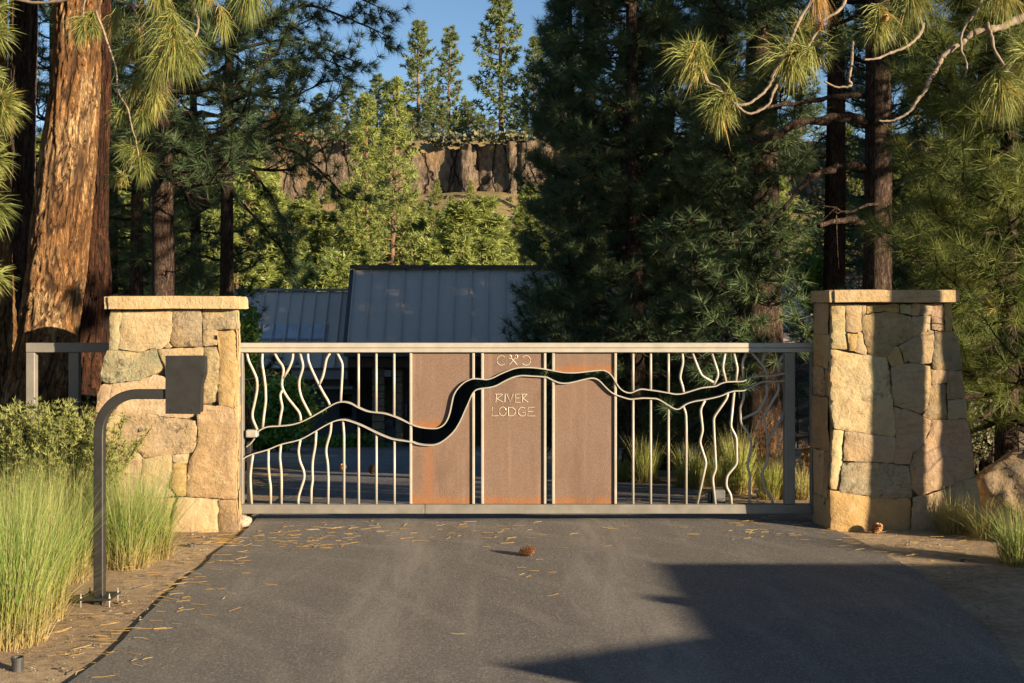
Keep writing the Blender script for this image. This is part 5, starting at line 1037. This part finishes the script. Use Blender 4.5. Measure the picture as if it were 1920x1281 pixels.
for px, py, n, rad, h, lean, mt, lb in [(1722, 986, 420, .07, .30, .8, GRASS_DRY, 'smallest blond grass tuft against the right pillar'), (1788, 1003, 650, .10, .44, .65, GRASS_DRY, 'round blond grass clump before the right pillar'), (1846, 1016, 600, .10, .42, .75, GRASS_DRY, 'blond grass clump between the round one and the right edge'), (1912, 1062, 560, .12, .50, .7, GRASS_TALL, 'tall green grass clump at the right edge'), (1895, 990, 420, .12, .36, .7, GRASS_TALL, 'green grass clump before the boulder'), (1842, 975, 260, .08, .34, .6, GRASS_TALL, 'thin green grass clump between pillar and boulder'), (1935, 1020, 400, .12, .42, .6, GRASS_TALL, 'green grass clump partly outside the right edge'),
        (1162, 902, 420, .12, .42, .6, GRASS_LIME, 'small grass tuft right beside the third rusted panel'), (1212, 907, 700, .15, .74, .45, GRASS_LIME, 'bright lime grass clump behind the straight right bars'), (1292, 916, 650, .15, .66, .55, GRASS_LIME, 'lime grass clump behind the first wavy right bars'), (1383, 926, 800, .15, .84, .42, GRASS_LIME, 'tallest lime grass clump behind the wavy right bars'), (1448, 936, 650, .14, .62, .5, GRASS_LIME, 'pale lime grass clump left of the thick gate post'), (1508, 938, 450, .12, .50, .6, GRASS_DRY, 'blond grass clump right of the thick gate post'), (1345, 912, 450, .14, .55, .5, GRASS_LIME, 'grass clump half hidden behind the tallest lime one')]:
    clump(px, py, n, rad, h, lean, .0072 if py < 950 else .0058, mt, lb, 'grass clumps in the right bed')
def stalks(px, py, h, n, label, mat=STALK, cat='plant', spread=.16, lf=True):
    x, y = G(px, py); z = hz1(x, y); r = np.random.default_rng(int(px)); t = thing('dry_plant', (x, y, z), label, cat, 'dry plants in the right bed'); tb = TB(); P = []; D = []
    for i in range(n):
        a = r.uniform(0, 6.28); p = np.array([x + r.normal(0, .05), y + r.normal(0, .05), z]); top = p + np.array([math.cos(a) * spread * r.random(), math.sin(a) * spread * r.random(), h * r.uniform(.6, 1)]); m = (p + top) / 2 + r.normal(0, .02, 3)
        V, Fc = tube(smooth_path([p, m, top], 3), .004, 4, False); tb.add(V, Fc)
        for k in range(7): q = top + (p - top) * r.uniform(0, .4) + r.normal(0, .035, 3); P.append(q); D.append((0, 0, 1)); V, Fc = tube([top + (p - top) * r.uniform(.1, .45), q], .0025, 3, False); tb.add(V, Fc)
    V, Fc, _ = tb.get(); part('stems', V, Fc, mat, t, False, {'rnd': np.full(len(V), .3)}); V, Fc, A = needles(np.array(P), np.array(D), 12, .035, .011, r, .1, 2.6); part('seed_heads', V, Fc, mat, t, False, {'rnd': A})
stalks(1432, 934, .98, 12, 'rust coloured dry flower stalks behind the wavy right bars'); stalks(1507, 936, .88, 8, 'orange dry flower stalks right of the thick gate post')
stalks(1163, 900, .95, 7, 'grey leafy stalks right beside the third rusted panel', LEAF_GREY); stalks(1280, 905, .95, 6, 'grey branching stalks behind the first wavy right bars', LEAF_GREY); stalks(1325, 905, .8, 6, 'low grey stalks left of the tallest lime grass', LEAF_GREY)
# ---- shrubs
def shrub(name, label, center, radii, n, size, mat, seedv, clumps=40, stems=7, fill=.35, group=None, elong=1.6):
    r = np.random.default_rng(seedv); x, y, z = center; zb = hz1(x, y); t = thing(name, (x, y, zb), label, 'shrub', group)
    V, Fc, A = leaf_cloud(n, size, r, center, radii, clumps, fill, elong); V[:, 2] = np.maximum(V[:, 2], zb + .03); part('leaves', V, Fc, mat, t, False, {'rnd': A}); tb = TB()
    for i in range(stems):
        q = np.array(center) + r.normal(0, .4, 3) * np.array(radii) + np.array([0, 0, radii[2] * .2]); b = np.array([x + r.normal(0, .08), y + r.normal(0, .08), zb - .02]); Vt, Ft = tube(smooth_path([b, (b + q) / 2 + r.normal(0, .08, 3), q], 3), np.linspace(.02, .006, 7), 5, False); tb.add(Vt, Ft)
    Vt, Ft, _ = tb.get(); part('stems', Vt, Ft, BARK_DK, t, True)
def gc(px, py, Y): w = W(px, py, Y); return (w.x, Y, w.z)
shrub('leafy_shrub', 'green maple like shrub behind the left bars of the gate', gc(530, 765, 31), (1.02, .9, 1.0), 5200, .10, LEAF, 1, 70)
shrub('leafy_shrub', 'green shrub before the low roof, right of the left pillar', gc(458, 668, 20), (.30, .5, 1.0), 2200, .07, LEAF, 2, 40)
shrub('leafy_shrub', 'green shrub showing above the left pillar cap', gc(360, 622, 17), (.85, .6, .5), 2600, .07, LEAF, 3, 50)
shrub('leafy_shrub', 'low dark shrub at the foot of the maple like shrub', gc(500, 815, 30), (1.1, .6, .45), 1800, .09, LEAF, 4, 30)
shrub('leafy_shrub', 'low green planting before the stone porch columns', gc(655, 832, 35.0), (1.3, .5, .3), 1200, .09, LEAF, 5, 24)
shrub('leafy_shrub', 'bright green bush behind the right pillar cap', gc(1528, 540, 21), (.3, .4, .7), 900, .08, LEAF, 6, 24)
shrub('leafy_shrub', 'shaded scrub between the right pillar and the boulder', gc(1838, 790, 12.2), (.28, .3, .6), 1200, .03, LEAF_GREY, 7, 30)
def sprays(label, cx, cy, w, d, h, n, seedv):
    r = np.random.default_rng(seedv); z0 = hz1(cx, cy); t = thing('evergreen_shrub', (cx, cy, z0), label, 'shrub'); tb = TB(); P = []; D = []; T = []
    for i in range(n):
        bx_ = cx + r.uniform(-w, w) * .5; by = cy + r.uniform(-d, d) * .5; hh = h * (1 - .35 * ((bx_ - cx) / w) ** 2 * 4 * .5) * r.uniform(.7, 1.05); top = np.array([bx_ + r.normal(0, .14), by + r.normal(0, .14) - .05, z0 + hh]); b = np.array([cx + (bx_ - cx) * .6, cy + (by - cy) * .6, z0]); S_ = smooth_path([b, (b + top) / 2 + r.normal(0, .05, 3), top], 5)
        V, Fc = tube(S_, np.linspace(.006, .002, len(S_)), 4, False); tb.add(V, Fc); tt = r.random()
        for k in range(34):
            f = .35 + .65 * k / 34; j = f * (len(S_) - 1); j0 = min(int(j), len(S_) - 2); q = S_[j0] + (S_[j0 + 1] - S_[j0]) * (j - j0); P.append(q + r.normal(0, .022, 3)); D.append(unit(S_[j0 + 1] - S_[j0]) + r.normal(0, .3, 3)); T.append(min(1, max(0, tt * .75 + r.random() * .25)))
    V, Fc, _ = tb.get(); part('stems', V, Fc, BARK_DK, t); V, Fc, A = needles(np.array(P), np.array(D), 6, .05, .011, r, .3, 1.2, 0, T, .02); part('leaves', V, Fc, LEAF_SAGE, t, False, {'rnd': A})
sprays('dense evergreen shrub in front of the gate tail frame at the left', -4.05, 9.55, 1.5, .7, 1.12, 330, 15)
sprays('evergreen shrub continuing outside the left edge', -5.7, 9.7, 1.7, .8, 1.05, 220, 16)
# ---- boulder, rocks, cones
def rock(name, label, c, radii, mat, seedv, sub=4, amp=.22, cat='rock', color=None):
    bm = bmesh.new(); bmesh.ops.create_icosphere(bm, subdivisions=sub, radius=1)
    V0 = np.array([tuple(v.co) for v in bm.verts]); d = 1 + fbm(V0, 1.1, 4, seedv) * amp; d = d * (1 + .06 * np.round(vnoise(V0, 2.2, seedv + 3) * 2)); V = V0 * d[:, None] * np.array(radii) + np.array(c)
    o = part(name, V, np.array([[v.index for v in f.verts] for f in bm.faces]), mat, None, True, None, (c[0], c[1], c[2] - radii[2])); bm.free()
    if color: o.color = color
    return tag(o, label, cat)
rock('boulder', 'large brown boulder behind the grass at the right edge', (4.76, 10.3, .14), (.66, .42, .52), STONE, 5, 5, .18, color=(.23, .18, .125, 1.0))
w = G(457, 992); rock('rock', 'white stone at the foot of the left pillar beside the driveway', (w[0] - .02, w[1] + .05, .06), (.075, .09, .06), STONE, 9, 3, .3, color=(.42, .40, .36, .8))
w = W(2060, 960, 9.2)
def cone(label, x, y, z, size, tilt):
    t = thing('pine_cone', (x, y, z), label, 'pine cone', 'pine cones'); V = []; Fc = []; n = 0; tb = TB()
    from mathutils import Euler
    E = Euler(tilt).to_matrix(); L = size * 1.3; R = size * .38
    zz = np.linspace(-.5, .5, 9); P = np.array([(0, 0, a * L) for a in zz]); rad = R * .38 * np.sqrt(np.clip(1 - (zz * 1.9) ** 2, .05, 1)); Vt, Ft = tube(P, rad, 8); tb.add(Vt, Ft)
    k = 60
    for i in range(k):
        f = i / k; a = i * 2.39996; zc = (f - .5) * L * .92; rr_ = R * math.sqrt(max(.06, 1 - ((f - .45) * 1.95) ** 2)); d = np.array([math.cos(a), math.sin(a), 0]); s = np.array([-d[1], d[0], 0]) * R * .36; up = np.array([0, 0, 1.0])
        b = d * rr_ * .35 + up * zc; tip = d * rr_ * 1.15 + up * (zc + R * .18)
        tb.add(np.array([b - s * .5, b + s * .5, tip + s * .8 - up * R * .02, tip - s * .8 - up * R * .02, tip + d * R * .12 + up * R * .14]), np.array([(0, 1, 2), (0, 2, 3), (3, 2, 4)]))
    V, Fc, _ = tb.get(); V = V @ np.array(E).T + np.array([x, y, z]); part('scales', V, Fc, CONE, t); return t
CONE = plain('cone_scales', (.42, .22, .09), .8, 0, .6, 70)
x, y = G(988, 1046); cone('orange brown pine cone lying in the middle of the driveway', x, y, .052, .10, (.15, 1.45, .25))
x, y = G(1641, 1000); cone('pale pine cone against the foot of the right pillar', x, y - .04, .05, .095, (.9, .5, .3))
x, y = G(697, 893); cone('upright orange pine cone on the drive behind the straight left bars', x, y, hz1(x, y) + .11, .13, (.3, .1, 0))
x, y = G(643, 887); cone('brown pine cone farther left on the drive behind the gate', x, y, hz1(x, y) + .10, .13, (1.2, .4, .2))
w = W(1535, 50, 7.62); cone('brown pine cone hanging among the upper right tufts', w.x, 7.6, w.z, .065, (.3, .6, 0)); w = W(1655, 38, 7.5); cone('dark red brown cone at the tuft before the straight trunk', w.x, 7.44, w.z, .05, (1.2, .6, 0))

# ================================================================== house
WALL = plain('dark_grey_wall', (.085, .087, .092), .8, 0, .15, 2); WOOD = plain('dark_wood', (.075, .045, .030), .6, 0, .3, 3); FASCIA = plain('fascia_metal', (.075, .074, .076), .5, .2, .15, 3); LIGHTM = plain('gutter_metal', (.25, .25, .26), .5, .3, .12, 3); GLASSD = plain('window_glass', (.02, .022, .025), .08, 0, .2, 2)
house = thing('house', (-1, 37, -2.6), 'low grey house with tall standing seam metal roofs behind the gate', 'house')
def roof_field(x0, x1, Ya, za, Yb, zb, wpan, sk=0.0):
    """eave (Ya, za) to ridge (Yb, zb); one object per panel, raised seam on each"""
    n = max(1, round((x1 - x0) / wpan)); w_ = (x1 - x0) / n
    dv = np.array([0, Yb - Ya, zb - za]); nrm = np.array([0, -dv[2], dv[1]]); nrm = nrm / np.linalg.norm(nrm)
    me = None
    for i in range(n):
        a = x0 + i * w_; e0 = np.array([a, Ya, za])
        if me is None:
            b = MB(); T = -nrm * .04
            def quadprism(u0, u1, h0, h1):
                P = [np.array([u, 0, 0]) + dv * t + nrm * h for h in (h0, h1) for t in (0, 1) for u in (u0, u1)]
                b.add(P, [(0, 1, 3, 2), (4, 6, 7, 5), (0, 4, 5, 1), (1, 5, 7, 3), (3, 7, 6, 2), (2, 6, 4, 0)])
            quadprism(.004, w_ - .004, -.05, 0.0); quadprism(-.016, .016, -.045, .06)
            me = make_mesh('roof_panel', np.array(b.V), b.F, ROOF)
        o = link(bpy.data.objects.new('roof_panel', me)); o.parent = house; o.location = Vector(e0) - house.location; ROOT[o.name] = house.location.copy()
bx3 = lambda nm, mt, *a, **k: MB().box(*a).build(nm, mt, house, **k)
X = lambda px, Y: (px - 960) / F * Y
Hh = lambda py, Y: CAMH - (py - HORIZ) / F * Y
# main roof
roof_field(-5.06, 4.05, 35.0, Hh(650, 35), 36.6, Hh(505, 36.6), .525)
bx3('ridge_cap', FASCIA, -5.2, 4.1, 36.45, 36.95, Hh(505, 36.6) + .02, Hh(505, 36.6) + .13)
MB().prism([(0, 0)] * 0 or [(-5.0, 0), (-4.9, 0), (-4.9, .1), (-5.0, .1)], 36, 36.1) if 0 else None
V = [(-5.1, 35.05, Hh(652, 35)), (-5.1, 36.6, Hh(506, 36.6)), (-5.1, 42, Hh(506, 36.6) - 1.2), (-5.1, 42, -2.6), (-5.1, 37.3, -2.6), (-5.1, 37.3, Hh(652, 35))]
part('gable_wall', V + [(v[0] - .12, v[1], v[2]) for v in V], [(0, 1, 2, 3, 4, 5), (11, 10, 9, 8, 7, 6)] + [(i, i + 6, (i + 1) % 6 + 6, (i + 1) % 6) for i in range(6)], FASCIA, house)
part('back_roof', [(-5.1, 36.7, Hh(505, 36.6) + .01), (12, 36.7, Hh(505, 36.6) + .01), (12, 42.5, .6), (-5.1, 42.5, .6)], [(0, 1, 2, 3)], ROOF, house)
bx3('fascia', FASCIA, -5.15, 4.0, 34.85, 35.02, Hh(668, 35), Hh(651, 35)); bx3('beam', WOOD, -5.1, 4.0, 35.3, 35.6, Hh(690, 35), Hh(672, 35))
bx3('soffit', WOOD, -5.1, 4.0, 35.02, 37.5, Hh(668, 35) - .03, Hh(668, 35))
# right roof and garage wing
roof_field(4.15, 12.2, 35.6, Hh(650, 35.6), 37.2, Hh(524, 37.2), .525); bx3('ridge_cap', LIGHTM, 4.12, 12.3, 37.05, 37.5, Hh(524, 37.2) + .02, Hh(524, 37.2) + .12)
bx3('wall', WALL, 3.3, 12.2, 34.2, 34.5, -2.7, Hh(652, 34.2)); bx3('soffit', FASCIA, 3.2, 12.3, 34.0, 37.0, Hh(652, 34.2), Hh(648, 34.2))
for i, a in enumerate((1240, 1400)):
    g0, g1 = X(a, 34.2), X(a + 138, 34.2); gd_ = bx3('garage_door', FASCIA, g0, g1, 34.12, 34.19, -2.45, Hh(705, 34.2))
    for k in range(4):
        z0 = -2.43 + k * .56
        for m in range(3): q = g0 + (g1 - g0) * m / 3; MB().box(q + .05, q + (g1 - g0) / 3 - .05, 34.09, 34.125, z0 + .05, z0 + .5, .01).build('door_panel', WALL, gd_)
bx3('downpipe', LIGHTM, X(1187, 34.1), X(1194, 34.1), 34.02, 34.12, -2.4, Hh(655, 34.1)); bx3('window', GLASSD, X(1200, 34.1), X(1232, 34.1), 34.14, 34.19, Hh(760, 34.2), Hh(700, 34.2))
# left wing
roof_field(X(425, 38), -5.25, 36.3, Hh(690, 36.3), 38.0, Hh(547, 38), .45); bx3('ridge_cap', LIGHTM, X(425, 38), -5.23, 37.9, 38.3, Hh(547, 38) + .02, Hh(547, 38) + .1)
part('back_roof', [(X(425, 38), 38.1, Hh(547, 38)), (-5.22, 38.1, Hh(547, 38)), (-5.22, 43, .2), (X(425, 38), 43, .2)], [(0, 1, 2, 3)], ROOF, house)
bx3('gutter', LIGHTM, X(548, 36.2), -5.2, 36.02, 36.28, Hh(711, 36.1), Hh(694, 36.1)); bx3('gutter_lip', FASCIA, X(548, 36.2) - .02, -5.18, 35.98, 36.3, Hh(693.5, 36.1), Hh(690, 36.1))
bx3('soffit', WOOD, X(425, 36), -5.2, 36.3, 37.6, Hh(724, 36.3), Hh(712, 36.3)); bx3('lower_beam', LIGHTM, X(548, 36.2), -5.1, 36.35, 36.5, Hh(730, 36.3), Hh(724.5, 36.3))
# walls around the see-through window
wx0, wx1, wz0, wz1 = X(638, 37.5), X(661, 37.5), Hh(782, 37.5), Hh(736, 37.5)
for a in [(X(425, 37.5), wx0, -2.7, .5), (wx1, -5.22, -2.7, .5), (wx0, wx1, -2.7, wz0), (wx0, wx1, wz1, .5)]: bx3('wall', WALL, a[0], a[1], 37.4, 37.6, a[2], a[3])
f = bx3('window_frame', FASCIA, wx0 - .04, wx0, 37.36, 37.4, wz0 - .04, wz1 + .04); MB().box(wx1, wx1 + .04, 37.36, 37.4, wz0 - .04, wz1 + .04).build('frame_side', FASCIA, f)
bw0, bw1, bz0, bz1 = -7.3, -5.6, -2.2, -.6
for a in [(X(425, 43), bw0, -2.7, .3), (bw1, 12, -2.7, .7), (bw0, bw1, -2.7, bz0), (bw0, bw1, bz1, .3)]: bx3('back_wall', WALL, a[0], a[1], 42.9, 43.1, a[2], a[3])
bx3('side_wall', WALL, X(425, 43) - .1, X(425, 43), 37.4, 43, -2.7, .3); bx3('side_wall', WALL, 12.0, 12.15, 34.5, 43, -2.7, .7)
# entry: wall, doors, stone columns
bx3('wall', WOOD, -5.1, 3.3, 37.4, 37.6, -2.7, .8); d_ = bx3('door', WOOD, X(755, 37.3), X(790, 37.3), 37.3, 37.39, -2.45, Hh(716, 37.3)); MB().box(X(760, 37.3), X(763, 37.3), 37.24, 37.3, -1.6, -1.2).build('handle', LIGHTM, d_)
bx3('window', GLASSD, X(668, 37.3), X(697, 37.3), 37.32, 37.39, -2.4, Hh(716, 37.3)); bx3('window', GLASSD, X(800, 37.3), X(860, 37.3), 37.32, 37.39, -2.0, Hh(716, 37.3)); bx3('window', GLASSD, X(900, 37.3), X(1060, 37.3), 37.32, 37.39, -2.0, Hh(716, 37.3))
for pa, pb in ((698, 721), (742, 754)):
    cx0, cx1 = X(pa, 35.6), X(pb, 35.6); c_ = bx3('stone_column', MORTAR, cx0 + .03, cx1 - .03, 35.65, 36.15, -2.6, Hh(690, 35.6)); rs_ = random.Random(pa); z = -2.55
    while z < Hh(690, 35.6) - .1:
        h = rs_.uniform(.16, .36); z1 = min(z + h, Hh(690, 35.6)); o = MB().box(cx0, cx1, 35.6, 36.2, z + .008, z1 - .008, .02).build('stone', STONE, c_); q = rs_.uniform(.5, .8); o.color = (.36 * q, .28 * q, .2 * q, .8); z = z1
bx3('wall_lamp', LIGHTM, X(721, 35.5), X(734, 35.5), 35.42, 35.6, Hh(706, 35.5), Hh(694, 35.5)); bx3('mail_slot', FASCIA, X(722, 35.5), X(736, 35.5), 35.6, 35.75, Hh(800, 35.5), Hh(787, 35.5))
bx3('low_wall', WALL, X(721, 35.6), X(743, 35.6), 35.7, 36.0, -2.6, Hh(800, 35.6))
# skylight set into the low roof
def sky_z(Y): return Hh(690, 36.3) + (Hh(547, 38) - Hh(690, 36.3)) * (Y - 36.3) / 1.7
ya, yb = 36.88, 37.22; za, zb = sky_z(ya) + .05, sky_z(yb) + .05; xs0, xs1 = X(488, 37), X(614, 37)
sk = part('skylight', [(xs0, ya, za), (xs1, ya, za), (xs1, yb, zb), (xs0, yb, zb), (xs0, ya, za - .2), (xs1, ya, za - .2), (xs1, yb, zb - .2), (xs0, yb, zb - .2)], [(0, 1, 2, 3), (0, 4, 5, 1), (1, 5, 6, 2), (3, 2, 6, 7), (0, 3, 7, 4)], LIGHTM, house)
for k in range(5):
    a = xs0 + .06 + (xs1 - xs0 - .1) * k / 5; b = a + (xs1 - xs0 - .1) / 5 - .05
    part('pane', [(a, ya + .03, za + .045), (b, ya + .03, za + .045), (b, yb - .03, zb + .005), (a, yb - .03, zb + .005)], [(0, 1, 2, 3)], plain('skylight_pane', (.42, .45, .50), .15, 0, .2, 3), sk)
# ================================================================== shed across the street, its roof throws the shadow on the drive
shed = thing('shed', (10, 2.5, 0), 'flat roofed shed standing right of the camera outside the picture', 'shed')
SH = 1.9; dx = SH / math.tan(SUN_EL) * math.sin(SUN_AZ); dy = -SH / math.tan(SUN_EL) * -math.cos(SUN_AZ)
ox, oy = dx, -abs(SH / math.tan(SUN_EL) * math.cos(SUN_AZ))
rx0, ry1 = 1.02 + ox, 8.67 + oy
MB().box(rx0, rx0 + 5.5, ry1 - 3.2, ry1, SH - .12, SH, .01).build('roof', ROOF, shed)
MB().box(rx0 + .25, rx0 + 5.2, ry1 - 3.0, ry1 - .15, 0, SH - .12).build('wall', WOOD, shed)
MB().box(rx0 - .26, rx0, ry1 - 1.05, ry1 - .92, SH - .16, SH - .02).build('beam_end', WOOD, shed)
V = [(rx0 - 1.25, ry1 - 2.42, SH - .02), (rx0 + .05, ry1 - 1.80, SH - .02), (rx0 + .05, ry1 - 3.25, SH - .02)]
part('canopy', V + [(a, b, c - .1) for a, b, c in V], [(0, 1, 2), (5, 4, 3), (0, 3, 4, 1), (1, 4, 5, 2), (2, 5, 3, 0)], ROOF, shed)
MB().box(rx0 - .05, rx0 + .25, ry1 - 3.1, ry1 - 1.9, 0, SH - .16).build('annex', WOOD, shed)

for o in scene.objects:
    if o.type == 'MESH' and o.parent and o.name.split('.')[0] in ('limbs', 'twigs', 'stems', 'crown', 'needles', 'dry_needles', 'bough_needles', 'blades', 'dry_skirt', 'leaves', 'seed_heads', 'seed_stalks', 'scales'): o['kind'] = 'stuff'
